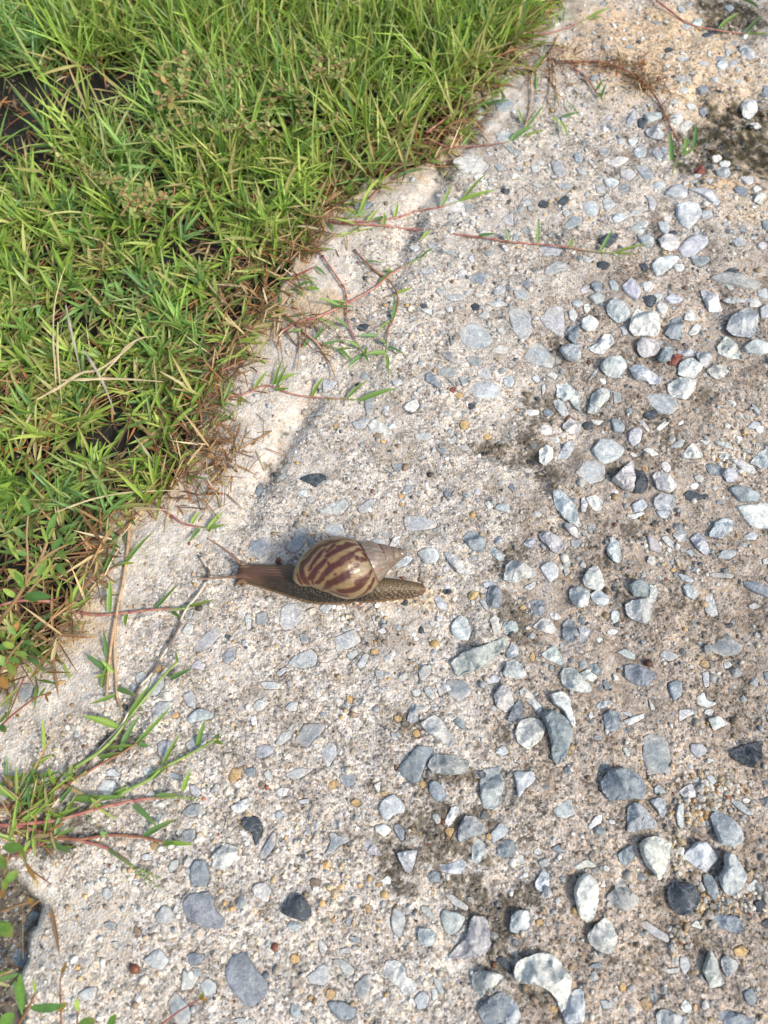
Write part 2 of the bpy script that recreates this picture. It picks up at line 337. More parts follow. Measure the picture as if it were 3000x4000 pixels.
# ------------------------------------------------------------ stones: outlines measured on the photograph, on the ground
STONES = """
T20
M0 e 940,145,32,18,20
D1 1235,215 1260,195 1310,200 1290,225 1250,232
D2 1290,150 1330,125 1370,145 1360,175 1310,180
W2 1495,205 1520,155 1560,165 1540,210
L1 e 1215,115,40,35,0
L1 e 1100,50,30,20,30
M1 e 1420,20,35,22,0
M0 e 755,315,30,12,0
D0 e 817,278,18,11,0
D1 980,335 1005,315 1045,330 1005,350
L3 1470,310 1500,290 1535,295 1560,330 1590,375 1550,385 1500,380 1480,345 |pale pointed stone on orange sandy concrete between the two mossy hollows
L0 e 1130,165,35,20,0
L0 1050,390 1150,385 1130,405 1080,415
W1 e 1270,365,14,28,0
L1 1370,355 1410,330 1415,380 1385,385
L1 e 1350,440,38,32,0
W1 e 998,442,28,20,-30
L0 e 1235,432,48,16,5
M0 e 1340,395,32,18,0
M0 e 1420,422,35,18,20
L0 1035,525 1080,505 1155,505 1155,540 1090,545
W1 e 1465,538,32,13,0
M1 1195,575 1230,555 1275,565 1275,595 1225,605
L0 e 1110,595,32,25,0
M1 e 1645,590,25,40,0
W3 1490,650 1545,610 1590,640 1605,690 1560,745 1510,720 |white and grey pointed stone sitting on the dark moss patch near the top right
L1 e 1160,672,35,20,0
M1 e 1250,695,28,28,0
L0 e 1050,670,35,14,0
L1 e 1055,765,55,38,0
W1 1090,795 1150,750 1185,780 1140,830 1100,815
W2 1555,760 1610,745 1645,775 1610,795
D1 820,760 870,755 850,825 820,820
L1 760,745 800,700 805,760 770,810 740,790
L1 850,745 960,740 975,770 880,800
L2 865,835 930,800 1000,840 990,900 930,890 880,870
L0 580,785 640,725 665,730 620,780
W1 e 785,900,32,32,0
L1 790,960 830,920 880,950 870,1000 810,1005
L1 e 960,980,50,40,0
M0 e 600,975,42,35,0
M1 400,1000 430,985 465,1020 450,1050 410,1045
W1 615,1040 700,1000 760,1015 730,1050 660,1075
M0 795,1070 850,1055 900,1100 925,1140 870,1175 830,1120
L0 700,1095 770,1085 810,1125 760,1165 710,1135
L0 500,1020 550,1080 530,1085 495,1045
M0 245,1060 300,1045 335,1080 350,1140 305,1160 265,1115
L0 120,1080 175,1070 185,1110 130,1125
L0 410,1085 470,1110 490,1140 430,1125
L1 590,1165 650,1155 700,1185 660,1220 610,1210
M0 690,1210 760,1185 760,1235 700,1245
L1 e 950,1195,42,28,0
L1 985,1255 1040,1200 1100,1190 1145,1230 1130,1280 1050,1280
L1 1145,1225 1250,1215 1300,1250 1350,1320 1330,1335 1260,1290 1200,1250
M1 1435,1215 1490,1195 1535,1240 1510,1265 1460,1255
W3 1570,1300 1590,1235 1640,1250 1630,1325 |small squarish white stone at the right edge of the photo, just below the mossy hollow
W1 e 1590,1220,35,20,0
L3 1330,1070 1380,1050 1430,1100 1410,1145 1350,1120 |pale grey stone in the lower part of the mossy hollow, right of the brick-red stone
W1 e 1345,985,40,25,0
W1 e 1400,1025,38,22,0
W1 1470,1140 1570,1130 1570,1175 1520,1190
R3 1185,1080 1230,1040 1260,1060 1255,1110 1210,1115 |brick-red stone in the mossy hollow near the top right, beside the small green tuft
D1 e 1300,1045,30,15,0
L1 e 1205,1130,30,15,0
L1 e 1180,1170,28,12,0
L1 1240,1160 1310,1160 1280,1195
L0 100,1180 180,1190 215,1215 160,1215
M0 280,1195 380,1195 400,1215 310,1230
L0 540,1190 600,1200 610,1250 550,1250
L1 1060,1330 1120,1310 1200,1320 1230,1380 1200,1440 1140,1490 1090,1440 1065,1390
L1 e 1265,1385,45,38,0
L0 455,1310 520,1290 575,1330 550,1390 500,1400 465,1360
L0 590,1290 630,1260 675,1320 620,1370 590,1340
L0 860,1260 900,1255 940,1310 920,1370 890,1360 885,1300
D0 280,1330 340,1275 370,1300 340,1340
D0 e 200,1325,30,26,0
L0 e 100,1310,28,25,0
L0 e 120,1355,25,18,0
L0 720,1400 800,1355 855,1355 830,1390
L1 e 690,1410,50,28,0
L0 755,1480 830,1430 895,1425 850,1510 800,1500
M0 330,1470 390,1400 460,1410 440,1460 370,1495
L0 e 350,1390,30,25,0
W0 e 1010,1410,30,22,0
L1 945,1430 1010,1430 1030,1470 1010,1520 960,1490
D2 e 1052,1492,30,18,0
W3 950,1545 1000,1510 1060,1515 1090,1560 1080,1600 1030,1625 965,1600 |rounded white stone with a small black stone against its top, beside the longest runner's end
L1 1080,1610 1130,1550 1200,1510 1270,1540 1260,1590 1180,1650 1110,1659
L1 810,1530 870,1515 925,1540 915,1600 850,1590
D1 555,1555 620,1510 695,1510 670,1560 610,1600 570,1580
L0 160,1600 240,1590 330,1615 310,1659 200,1659
L0 45,1510 80,1480 125,1490 110,1530
M1 1615,1430 1659,1415 1659,1505 1625,1480
L1 1420,1570 1470,1540 1510,1590 1450,1610
M0 1470,1480 1510,1460 1510,1510 1480,1500
W1 e 1615,1600,35,25,0
W1 e 1565,1545,25,12,0
M0 20,960 60,1000 20,1015 0,990
L0 10,1090 60,1070 50,1110
M0 e 485,910,25,15,0
T21
L0 -30,350 60,340 100,350 125,400 125,500 90,550 50,540 10,490
L0 70,640 150,545 200,570 285,660 270,725 180,700 100,680
L0 180,410 230,335 330,335 340,450 335,540 280,510 215,460
W3 450,410 500,390 570,430 540,480 480,490 450,460 |small flat-topped white stone just above and left of the curled lumpy white stone
M2 350,490 380,450 430,450 430,520 410,575 360,540
L3 300,610 350,580 440,575 445,660 420,695 350,680 |blocky blue-grey cracked stone, left of the curled lumpy white stone
W1 360,360 400,345 425,390 400,435 370,410
L1 385,300 430,285 465,315 430,340 390,325
W2 465,310 500,300 510,340 485,370 465,345
L1 490,270 550,240 600,270 590,310 530,315
M1 505,200 540,165 580,190 580,240 530,240
W1 440,225 470,195 505,195 490,240 450,245
L1 620,180 650,160 690,205 680,235 640,230
L1 705,210 760,155 800,180 835,250 800,305 760,280 720,240
W1 840,180 900,168 920,200 890,245 850,235
D2 845,265 900,250 940,270 930,310 890,335 860,300
L1 910,245 980,245 960,290 930,310
L1 985,270 1040,250 1110,280 1080,310 1010,305
L2 610,320 660,275 710,300 765,370 750,420 690,435 640,400 610,370
W3 765,410 800,340 860,365 940,400 950,480 940,530 865,515 790,520 755,480 |large white block with a ridge down its middle, touching the squarish white stone below it
W3 810,560 860,525 940,537 965,575 940,640 850,655 820,620 |squarish white stone touching the lower end of the large ridged white block
W1 930,330 960,290 1010,340 990,390 950,375
M2 990,500 1040,400 1100,380 1105,500 1090,545 1030,530
W2 1120,380 1165,325 1205,410 1160,420 1120,410
W1 1140,500 1190,430 1230,450 1210,500 1160,515
W3 1230,210 1260,205 1340,280 1375,335 1360,350 1280,350 1250,280 |slim white wedge-shaped stone just left of and below the long grey slab-like stone
G1 1280,135 1390,105 1480,125 1620,175 1580,215 1500,210 1390,180 1320,160
D1 1375,105 1430,75 1475,115 1400,110
W1 1380,180 1420,175 1440,210 1410,220
G2 1370,275 1420,260 1560,265 1555,290 1400,300
L3 1380,480 1410,400 1500,350 1570,370 1590,470 1540,540 1460,530 1400,500 |large rounded blue-grey stone near the right edge, below the long thin grey one
L1 1600,345 1659,310 1659,400 1610,400
W2 1325,590 1380,520 1420,540 1485,640 1480,675 1400,670 1335,640
L1 1480,610 1560,555 1659,580 1650,640 1590,660 1510,645
L1 1590,215 1659,200 1659,270 1600,260
W1 e 1575,300,40,35,0
M3 940,680 980,590 1040,590 1055,630 1030,680 970,695 |small slate-grey cube-like stone just left of the dark red stone
R3 1010,700 1050,640 1110,635 1100,670 1060,710 |dark red stone wedged between grey and white stones in the upper right gravel
L2 1060,620 1150,600 1200,610 1200,640 1120,650
W3 1075,710 1100,680 1160,665 1235,725 1180,795 1120,785 1080,770 |angular white stone directly below the dark red stone, upper of a white pair
W3 1010,830 1080,790 1195,805 1180,880 1120,935 1050,915 1010,880 |broad white stone with pointed lower end, lower of the pair below the dark red stone
L3 1190,630 1240,615 1300,655 1260,730 1210,700 |small pale block right of the dark red stone, with black shade on its left
W2 1260,740 1310,705 1400,715 1410,750 1340,805 1290,780
L3 565,720 600,670 710,645 745,720 690,790 620,780 580,750 |five-sided pale blue stone left of the long kinked grey stone
M0 485,820 530,750 565,720 540,780
L3 760,725 800,700 900,740 960,780 970,825 900,830 870,805 800,800 775,760 |long kinked grey stone with a pale right end, beside the five-sided blue stone
W3 500,590 560,560 600,500 650,505 665,560 620,600 600,630 540,630 510,610 |curled lumpy white stone, upper right gravel, above the five-sided blue stone
W1 e 500,545,28,15,0
L1 700,460 735,450 750,500 720,515
L2 310,810 360,795 440,860 455,990 420,970 370,910 345,930 320,900 290,900
L2 275,920 310,900 350,930 380,1000 350,1030 290,970
L3 490,1010 520,890 590,845 640,860 650,900 590,960 540,1020 |tall smooth grey stone with a ridge, leaning right, beside the paired pale shards
M0 650,880 700,890 710,950 660,960
M0 870,910 960,890 1060,930 1080,990 1020,1035 960,1020 890,970
D1 840,1030 930,1000 940,1040 890,1065 850,1050
W1 85,990 180,990 180,1020 110,1030
M1 200,990 240,980 280,1010 250,1035 210,1025
W3 330,1090 380,1030 440,1065 455,1120 400,1145 350,1120 |small bright white block touching a tiny black stone, below the paired pale shards
D1 460,1080 490,1055 535,1080 520,1115 475,1110
W0 510,1050 610,1060 560,1090 530,1080
W2 175,1130 200,1080 260,1085 270,1145 220,1150
M1 640,1060 690,1060 730,1100 725,1145 660,1140
L1 750,1150 790,1120 840,1130 830,1210 780,1240 750,1200
W0 800,1060 850,1065 890,1120 890,1150
W1 930,1120 1000,1060 1020,1080 960,1135
W0 1070,1085 1110,1060 1115,1080 1080,1100
L2 295,1300 340,1210 405,1160 410,1230 370,1300
W2 180,1240 230,1210 275,1230 270,1300 220,1345 185,1320
L1 510,1250 560,1195 640,1185 730,1240 700,1310 600,1350 540,1300
W0 80,1350 150,1360 130,1380 90,1375
L0 410,1400 470,1330 540,1320 600,1370 600,1450 510,1480 440,1440
W3 640,1450 780,1320 800,1400 780,1535 700,1500 |triangular white stone leaning against a blackish stone on its right
D3 803,1390 850,1385 885,1440 880,1510 830,1540 790,1538 |blackish stone pressed against the right side of the triangular white stone
W3 910,1420 950,1390 1060,1460 1085,1490 1020,1540 940,1510 |white stone with a blunt top, just right of the blackish stone
L2 920,1570 960,1535 1050,1548 1050,1640 960,1659 920,1620
L3 265,1510 330,1520 400,1600 430,1659 420,1720 395,1740 330,1690 280,1620 |long stone, dark blue-grey on its left side and white on its right side
W2 455,1560 475,1550 495,1600 480,1659 450,1650
W2 485,1560 540,1540 600,1580 580,1640 540,1650 500,1600
W1 e 790,1285,28,15,20
W1 840,1255 890,1245 950,1290 900,1305
W2 1100,1290 1170,1205 1240,1290 1200,1315 1130,1310
L1 1020,1240 1080,1190 1120,1200 1090,1250
W1 1210,1190 1250,1200 1290,1195 1260,1230
W1 1300,1200 1420,1215 1435,1255 1330,1230
W2 e 1385,1285,35,40,0
W1 1415,1320 1480,1325 1580,1380 1570,1420 1500,1400
M2 1255,1350 1300,1330 1370,1360 1360,1410 1290,1410
L2 1365,1410 1390,1370 1475,1380 1460,1450 1400,1465
L2 1540,1340 1610,1265 1659,1240 1659,1380 1600,1370
M0 1470,1255 1550,1250 1540,1280
M1 1400,1500 1480,1490 1600,1540 1590,1590 1480,1595 1430,1550
W1 1450,1620 1659,1600 1720,1650 1720,1760 1600,1765 1530,1740 1490,1690
D1 1110,1540 1150,1515 1210,1540 1250,1560 1200,1580 1130,1580
D1 1215,1545 1275,1545 1250,1575
M1 e 1345,1595,25,18,0
W1 e 1180,1490,30,22,0
O2 e 870,1370,24,22,0
W1 e 665,1530,30,18,0
W1 960,1350 1000,1335 1030,1380 1000,1415 970,1390
L1 770,1610 850,1570 885,1620 840,1659 790,1659
L1 1520,1110 1560,1070 1610,1085 1570,1125
L1 1540,960 1590,1000 1600,1050 1560,1010
L1 900,60 940,20 1030,0 1085,10 1050,60 980,120 930,135 905,100
M1 1150,0 1280,0 1290,30 1220,70 1170,50
D1 545,45 590,35 630,50 600,90 560,80
D1 820,60 860,45 880,80 850,110
L0 210,90 280,40 370,70 380,100 300,110 250,140 200,130
L0 450,0 540,30 500,50 460,40
L0 0,230 60,225 115,270 90,300 20,280
M0 40,180 100,165 140,200 100,225
L0 130,770 170,745 190,790 160,805
W1 220,765 265,745 300,770 280,800
W1 195,830 215,810 225,860 200,890
W1 560,800 600,795 610,830 580,835
W1 e 1085,75,42,28,0
T22
W2 365,-30 410,-20 460,80 440,100 400,60 350,20
W3 335,80 370,65 425,110 435,170 390,145 350,110 |thin leaf-shaped pale stone just below the long blue and white stone
L2 75,200 110,160 155,155 160,215 110,225
L3 175,140 240,130 290,160 340,210 330,240 280,270 230,220 180,170 |oblong blue-white stone lying diagonally, upper right of the snail's shell tip
M0 375,180 440,175 450,200 410,240 385,220
L2 615,230 650,145 700,200 715,300 700,335 660,320 620,270
M0 490,80 550,90 520,140 490,125
L1 750,20 850,0 860,15 780,50
L1 930,0 1030,0 1000,50 950,40
G1 870,150 930,180 970,230 965,270 890,250
W1 965,160 1000,150 1070,220 1050,235 1000,210
W2 1045,150 1090,100 1140,130 1130,190 1080,190
L2 1155,170 1215,130 1250,180 1290,250 1250,280 1200,240
L3 1270,160 1310,70 1370,40 1430,60 1420,130 1350,175 |blue-grey stone with a white lower edge, left of the big flat white stone
L1 1115,255 1160,240 1185,275 1160,295
L1 1320,300 1350,255 1440,255 1445,285 1400,315
L1 1490,160 1540,135 1590,150 1570,185 1510,190
W0 1610,310 1659,300 1659,345 1620,345
L1 175,355 250,315 300,370 290,430 240,455 190,400
G1 330,320 350,295 378,310 375,390 345,425 330,370
W3 0,310 60,335 150,380 155,415 60,450 0,465 -60,440 -40,350 |large white and grey speckled stone, first big one right of the snail's tail
W1 70,490 155,445 150,480 120,510
W3 455,430 490,370 550,335 595,400 600,480 560,515 470,485 |white pointed stone standing above a pair of rounded grey stones, right of the snail
L3 370,510 410,480 490,510 500,550 490,610 430,630 390,600 370,560 |rounded blue-grey stone, left one of the touching pair right of the snail
L3 505,530 560,505 630,545 625,590 570,615 520,580 |smooth oval grey-green stone, right one of the touching pair right of the snail
M3 750,470 810,435 880,450 900,500 880,550 800,550 770,520 |slate-grey stone resting on the upper edge of a knobbly white stone
W2 895,460 945,490 940,560 920,600 893,560
L1 830,430 855,375 870,420
W3 735,600 770,575 880,560 915,600 900,700 870,730 780,700 740,670 |knobbly white stone directly below the slate-grey one, far right of the snail
L1 e 665,675,35,45,0
L1 1070,400 1130,410 1185,450 1150,460 1100,440
M0 1265,400 1370,390 1445,410 1430,430 1300,425
M1 1490,450 1560,450 1659,490 1659,560 1560,520 1510,490
L2 1105,475 1150,460 1215,510 1190,570 1130,540
L0 1265,520 1310,510 1350,660 1310,675 1260,640
L0 e 1575,605,40,18,0
M2 115,570 160,560 215,570 215,650 190,675 140,640
W2 245,650 290,645 330,680 290,700 255,680
W3 135,740 200,680 250,690 300,760 270,790 220,780 170,765 |flat triangular cream stone over black mould, lower right of the snail's tail
M2 330,720 370,680 410,710 410,830 380,845 330,820
L2 430,740 470,740 515,770 480,830 440,850
L2 0,700 35,710 45,760 20,790 -50,790 -60,720
W1 e 645,775,40,20,0
W1 e 565,830,22,20,0
L1 680,905 730,880 800,920 800,955 750,950 710,925
L0 945,930 980,895 1090,935 1010,975
M0 1305,860 1340,815 1420,810 1515,870 1480,920 1380,930 1310,900
O1 e 1255,985,38,25,0
L2 0,840 50,880 40,930 0,940 -30,900
L2 0,950 50,970 95,1050 70,1075 0,1075 -60,1060 -40,970
L2 190,920 280,855 340,960 330,1000 230,960
W1 e 1410,985,30,25,0
G3 310,1050 340,1010 400,1010 440,1060 510,1130 515,1170 440,1175 350,1150 320,1110 |rough grey-green boot-shaped stone, partly under a small pale stone
W3 430,1055 490,1015 550,1070 520,1105 460,1085 |small smooth pale stone lying against the upper right of the rough boot-shaped stone
M2 495,990 545,980 590,1020 560,1065 520,1035
M1 580,1100 600,1085 650,1140 600,1155
M2 735,990 800,985 880,1010 945,1050 870,1140 800,1110 740,1080
M1 1000,1110 1050,1090 1100,1100 1090,1200 1040,1230 1010,1170
L0 1225,1035 1270,1030 1275,1130 1240,1135
L0 1190,1200 1240,1160 1260,1220 1330,1240 1270,1265 1200,1250
W2 50,1150 80,1130 150,1190 140,1215 60,1190
W2 90,1210 140,1200 200,1260 190,1300 150,1280
M2 0,1270 50,1210 80,1240 70,1300 10,1360 -30,1350
W3 240,1180 330,1155 380,1215 370,1260 405,1350 400,1400 370,1370 330,1290 260,1240 |long bright white stone lying along the upper right side of a blade-like grey stone
W3 20,1440 50,1350 130,1325 190,1350 215,1400 190,1480 100,1540 40,1500 |rounded white stone with grey cracks on top, left of a blade-like grey stone
M3 180,1310 260,1285 330,1320 390,1430 360,1560 300,1640 260,1620 250,1500 220,1400 |long blade-like blue-grey stone pointing down, between a rounded white and a long white stone
L2 540,1270 570,1225 660,1220 600,1270
M2 590,1310 640,1280 700,1310 705,1390 650,1435 600,1400
W1 720,1350 860,1300 865,1330 750,1390
L0 700,1290 780,1300 770,1330 720,1310
L0 880,1200 930,1280 900,1290
W1 1075,1280 1150,1275 1185,1305 1130,1330 1080,1365
W3 1275,1340 1350,1320 1405,1370 1310,1420 |small white stone on brown concrete near the right edge, above a dark wedge-shaped stone
W1 e 1275,1295,32,28,0
L1 490,1310 510,1290 530,1330 500,1345
M0 845,1450 900,1430 980,1440 1000,1480 1030,1620 1020,1700 900,1700 850,1600
D3 1415,1550 1540,1500 1630,1480 1630,1600 1560,1660 1450,1600 |dark blue wedge-shaped stone with a pale left corner, against the right edge
L1 1150,1500 1220,1500 1270,1550 1200,1600 1150,1550
W1 710,1530 740,1530 765,1580 745,1590
M0 1640,1320 1679,1310 1679,1400
M1 1630,1040 1679,1030 1679,1100 1640,1090
O0 e 130,935,20,35,0
O1 e 70,620,22,16,0
O1 e 1047,375,20,15,0
M0 e 550,1465,28,18,0
T23
L1 0,20 130,20 150,80 80,140 40,200 20,100
M3 570,90 620,10 740,0 820,40 865,130 850,195 740,205 640,215 590,170 |large rounded slate-grey stone, biggest one in the right part of the lower half
L2 930,130 965,100 1015,165 935,165
W3 1090,150 1100,140 1170,95 1205,140 1205,190 1120,195 |squarish white stone at the left end of a drift of small yellow pebbles
W2 1180,80 1200,50 1245,70 1215,100
L1 1255,50 1300,40 1330,90 1300,110
L2 890,210 960,190 1000,200 1015,280 985,330 950,280
L3 740,410 750,260 800,220 860,270 930,350 940,390 850,395 790,420 |pale grey stone with a dark left flank, just below the large rounded slate-grey stone
G1 1080,230 1115,220 1115,400 1080,380 1065,320
L1 1410,200 1470,210 1580,300 1540,310 1480,280
L3 1285,310 1340,270 1430,330 1490,400 1500,480 1440,510 1350,490 1310,380 |oblong grey stone with a white lower face, below the drift of yellow pebbles
W1 485,380 540,310 585,295 580,350 500,400
W1 e 645,350,28,18,30
W1 e 1230,300,28,25,0
L0 260,270 380,190 410,300 340,330 280,310
W1 e 168,537,28,25,0
W1 e 55,590,32,38,0
M1 250,520 300,490 340,540 290,550
W3 820,490 870,445 960,445 1025,480 1020,600 1000,690 950,740 910,680 860,620 825,550 |large creamy white stone tapering to a point just above the round black stone
M2 685,560 720,525 790,490 790,590 730,640 695,600
L3 1125,550 1200,480 1260,475 1355,580 1300,640 1260,680 1180,640 1130,590 |flat bluish stone with a cracked top, upper right of the round black stone
L3 1340,700 1385,640 1375,560 1410,525 1450,560 1490,640 1525,690 1500,780 1430,835 1370,800 |bottle-shaped pale blue stone with a narrow upper end, right of the narrow speckled stone
M3 1245,690 1290,685 1330,730 1350,830 1325,860 1275,810 1250,750 |narrow black-and-white speckled stone between the round black and the bottle-shaped stone
W1 1510,780 1580,715 1605,760 1560,810
W3 400,790 420,720 480,675 550,730 560,880 530,980 485,1010 440,970 410,880 |upright oval white stone with a shaded left side, left of the four-cornered star-like stone
W3 610,845 670,780 670,710 700,695 745,740 740,770 830,845 770,925 720,930 650,880 |pale four-cornered star-like stone, left of the round black stone
W1 390,640 470,590 545,625 540,645 480,640 430,660
W1 e 605,650,25,22,0
W1 565,770 595,710 605,770
L2 150,740 200,660 245,680 240,780 200,810 155,780
W3 490,1080 540,1020 610,965 650,1000 685,1100 660,1210 580,1200 510,1150 |smooth white pear-shaped stone, below and between the oval white and the star-like stone
D3 1005,800 1040,750 1130,735 1200,770 1230,830 1200,910 1110,960 1040,920 1010,860 |round near-black stone with one thin white vein across it
D1 1570,870 1600,850 1640,880 1630,930 1590,935
D1 1610,1000 1659,970 1680,1000 1659,1040 1620,1020
L3 0,960 50,920 130,930 125,1040 50,1090 -10,1060 |small pale grey lumpy stone sitting on a knob of concrete, lower middle right
L0 840,1000 880,990 920,1020 1030,1090 1030,1145 940,1100 860,1050
M2 1290,960 1410,950 1480,970 1525,1040 1520,1080 1440,1070 1340,1030
W1 1170,1025 1210,985 1255,1030 1240,1050
W3 15,1300 40,1240 140,1210 240,1195 300,1240 370,1330 380,1400 340,1580 320,1590 290,1500 240,1440 150,1390 60,1400 20,1370 |big hooked stone, white at its head and grey along its curved tail
M1 480,1290 560,1255 590,1280 570,1300
L3 330,1600 360,1500 410,1430 460,1430 480,1530 470,1640 400,1659 340,1650 |smooth upright grey stone at the bottom edge beside the tail of the big hooked stone
L2 0,1490 40,1540 60,1620 30,1679 -30,1690 -50,1560
W3 1250,1320 1270,1250 1300,1175 1350,1260 1360,1340 1410,1430 1310,1450 1280,1380 |tall pointed white stone near the lower right corner
G3 1370,1260 1400,1215 1470,1260 1490,1290 1420,1370 1390,1330 |grey triangular stone just right of the tall pointed white stone near the lower right corner
L0 980,1310 1090,1300 1095,1330 1020,1340
L0 1100,1230 1150,1220 1170,1300 1130,1350 1100,1290
O1 1440,1180 1500,1150 1550,1190 1520,1225 1460,1220
O2 840,1520 880,1490 920,1540 890,1590 850,1550
W2 1100,1550 1140,1500 1180,1550 1170,1600 1120,1590
O1 e 1190,1555,18,28,0
L2 940,1600 980,1565 1090,1600 1160,1650 1100,1700 950,1700
M2 1330,1590 1380,1575 1500,1600 1600,1640 1580,1700 1380,1690
M1 1505,1460 1560,1420 1600,1500 1570,1550 1520,1520
L1 570,1500 620,1510 640,1560 590,1560
W1 650,1500 680,1475 690,1510 665,1525
O1 e 720,1420,28,35,0
O1 e 180,1000,25,22,0
O1 e 270,1560,28,30,0
W1 e 1525,210,28,20,0
T13
L0 190,40 260,0 380,0 330,40 260,75 210,60
L0 50,30 80,5 110,60 90,85 60,70
M0 540,40 600,20 650,50 640,100 590,130 550,90
O2 460,100 490,75 540,80 530,120 480,140
O1 e 825,165,20,20,0
O1 e 1082,108,22,28,0
O1 e 645,225,38,30,0
B1 e 38,110,22,28,0
M2 1120,100 1150,75 1190,100 1245,180 1215,220 1160,210 1125,160
L2 1450,100 1470,0 1570,0 1610,90 1580,240 1550,270 1480,260 1450,190
W0 120,160 160,125 215,130 190,180 140,190
L0 270,210 345,195 340,230 290,235
W1 760,110 810,80 800,150 790,165
L1 790,260 830,190 890,165 930,200 970,250 960,290 900,300 850,345 810,320
W3 1225,340 1270,250 1315,245 1310,290 1270,370 1230,370 |small slanting white stone on black mould, above and left of a faceted pale stone
W1 1140,300 1180,295 1205,350 1170,365 1145,330
L3 1310,400 1350,310 1420,310 1480,380 1470,430 1380,450 1330,490 1310,460 |faceted pale stone with a dark left face, in the black mould of the lower middle
L1 1520,420 1590,350 1645,400 1600,450 1530,490
L2 1400,500 1440,445 1500,490 1495,560 1440,625 1400,600
M2 1565,520 1620,460 1680,480 1690,550 1620,590 1570,570
W1 770,370 840,360 880,400 830,450 770,410
M1 890,370 920,355 965,400 960,470 935,470 900,410
G2 690,500 705,450 760,480 825,570 780,575 720,560
L3 915,550 960,540 1045,530 1030,620 1000,685 970,670 930,600 |tooth-shaped pale stone with its point downward, on black mould in the lower middle
O1 e 1255,410,35,40,0
L2 1180,620 1240,630 1350,590 1375,620 1330,690 1260,690 1200,670
M1 1105,690 1150,665 1195,680 1190,740 1130,745
W1 810,730 850,700 880,715 870,755 830,750
O1 e 795,757,22,18,0
O1 e 1510,445,25,22,0
M0 315,370 345,365 355,440 325,445
M0 470,420 500,410 530,440 600,440 605,480 540,500 490,555 450,550 480,480
M0 20,560 110,410 130,420 125,500 60,590 20,600
W1 0,750 60,740 100,790 80,870 50,865 -10,830 -30,780
D3 160,940 220,830 290,820 350,890 360,960 310,1000 230,970 |angular near-black stone with a faint white vein, alone on pale concrete in the lower middle
G1 875,960 890,900 965,950 970,1000 930,1110 880,1060
G1 1065,895 1110,895 1165,970 1130,985 1080,940
L1 1195,960 1210,920 1310,940 1365,970 1330,1040 1270,1090 1220,1060
L0 1220,820 1270,820 1380,900 1370,930 1280,890
L2 1050,1060 1060,1040 1130,1040 1175,1080 1150,1150 1090,1160 1050,1120
G3 1235,1240 1370,1090 1400,960 1440,950 1510,970 1520,1060 1525,1150 1480,1220 1380,1240 |large pale grey wedge-shaped stone with a long thin toe pointing to the lower left
M0 580,980 600,950 630,960 600,1030 580,1010
M0 600,1090 670,1100 680,1130 610,1130
G3 1400,1340 1440,1315 1530,1320 1615,1350 1560,1420 1490,1430 1470,1510 1430,1460 1400,1400 |three-cornered grey-green stone with a sharp ridge, left of the big hooked stone
D1 1560,1240 1600,1220 1659,1290 1659,1340 1600,1290
W0 400,1120 420,1110 465,1170 435,1230 410,1190
L0 320,1350 400,1290 450,1275 485,1360 440,1410 350,1400
L0 485,1240 540,1235 590,1260 640,1310 630,1350 580,1350 540,1290
M0 635,1400 720,1335 745,1340 740,1440 700,1520 650,1470
M1 455,1510 560,1510 650,1560 640,1620 540,1640 490,1600
W2 815,1330 840,1250 920,1245 970,1300 970,1350 1030,1380 1045,1450 960,1485 930,1430 880,1400
L1 1025,1490 1080,1440 1130,1490 1100,1560 1050,1570
O0 e 480,1465,35,35,0
O0 e 355,1495,22,22,0
O1 e 250,1235,35,32,0
O1 700,890 735,880 745,930 720,940
O1 e 500,985,18,18,0
L1 1140,1350 1180,1370 1220,1450 1200,1475 1160,1410
W1 1135,1430 1170,1425 1180,1490 1145,1510
M2 1440,1570 1500,1500 1580,1450 1659,1490 1680,1560 1640,1679 1480,1679
M0 345,1630 380,1610 390,1679
B0 e 380,745,38,35,0
L0 530,1180 600,1160 610,1200 550,1205
W0 e 635,1165,20,16,0
T12
M0 0,180 60,155 110,170 120,220 60,270 20,300 -40,270 -50,230 -40,180
M0 180,235 225,190 260,110 300,85 335,95 320,180 290,240 240,265
M0 335,160 370,150 380,200 350,225
L0 440,120 450,70 500,75 550,70 590,130 560,155 470,150
M0 e 610,155,28,18,0
L1 745,180 800,165 850,200 840,225 780,215
W3 860,220 890,165 935,145 935,190 890,225 |small white pointed stone right above the tip of the snail's shell
L1 900,230 950,220 970,260 960,290 920,270
L1 880,350 930,300 980,285 1020,305 970,350 920,365
L1 1040,265 1080,240 1160,235 1190,300 1150,340 1085,335
L0 955,70 970,30 1060,25 1170,60 1175,90 1140,110 970,120
M2 1335,170 1380,115 1440,130 1495,190 1490,230 1450,265 1390,235
L2 1515,240 1545,220 1600,260 1615,300 1585,315 1540,280
W3 1215,265 1240,255 1330,320 1375,390 1370,415 1310,395 1260,340 |slender white stone lying diagonally, upper right of the snail's tail
W2 1210,360 1240,330 1265,345 1250,390 1220,390
L1 1150,560 1190,545 1240,600 1230,640 1180,625
D3 1212,505 1235,490 1262,500 1270,520 1250,535 1220,530 |tiny glossy black pebble just right of the snail's tail
O3 1375,540 1400,510 1445,520 1430,555 1390,570 |small rounded orange pebble right of the snail's tail
W1 e 1405,588,15,20,0
M2 1490,560 1510,490 1580,480 1600,560 1590,625 1530,625 1500,590
L1 1470,460 1520,445 1560,460 1540,490 1480,490
L0 1440,570 1480,570 1510,640 1480,635
G1 1375,290 1440,275 1430,310 1380,325
L0 150,700 170,610 250,580 300,620 305,690 240,750 180,770 145,740
M0 0,660 60,640 80,700 50,735 0,725
L1 400,620 430,590 500,590 480,630 430,650
D0 935,595 980,565 975,600
L1 1255,730 1325,660 1370,690 1400,770 1380,840 1320,830 1270,790
W2 1510,700 1550,670 1600,710 1580,780 1540,790
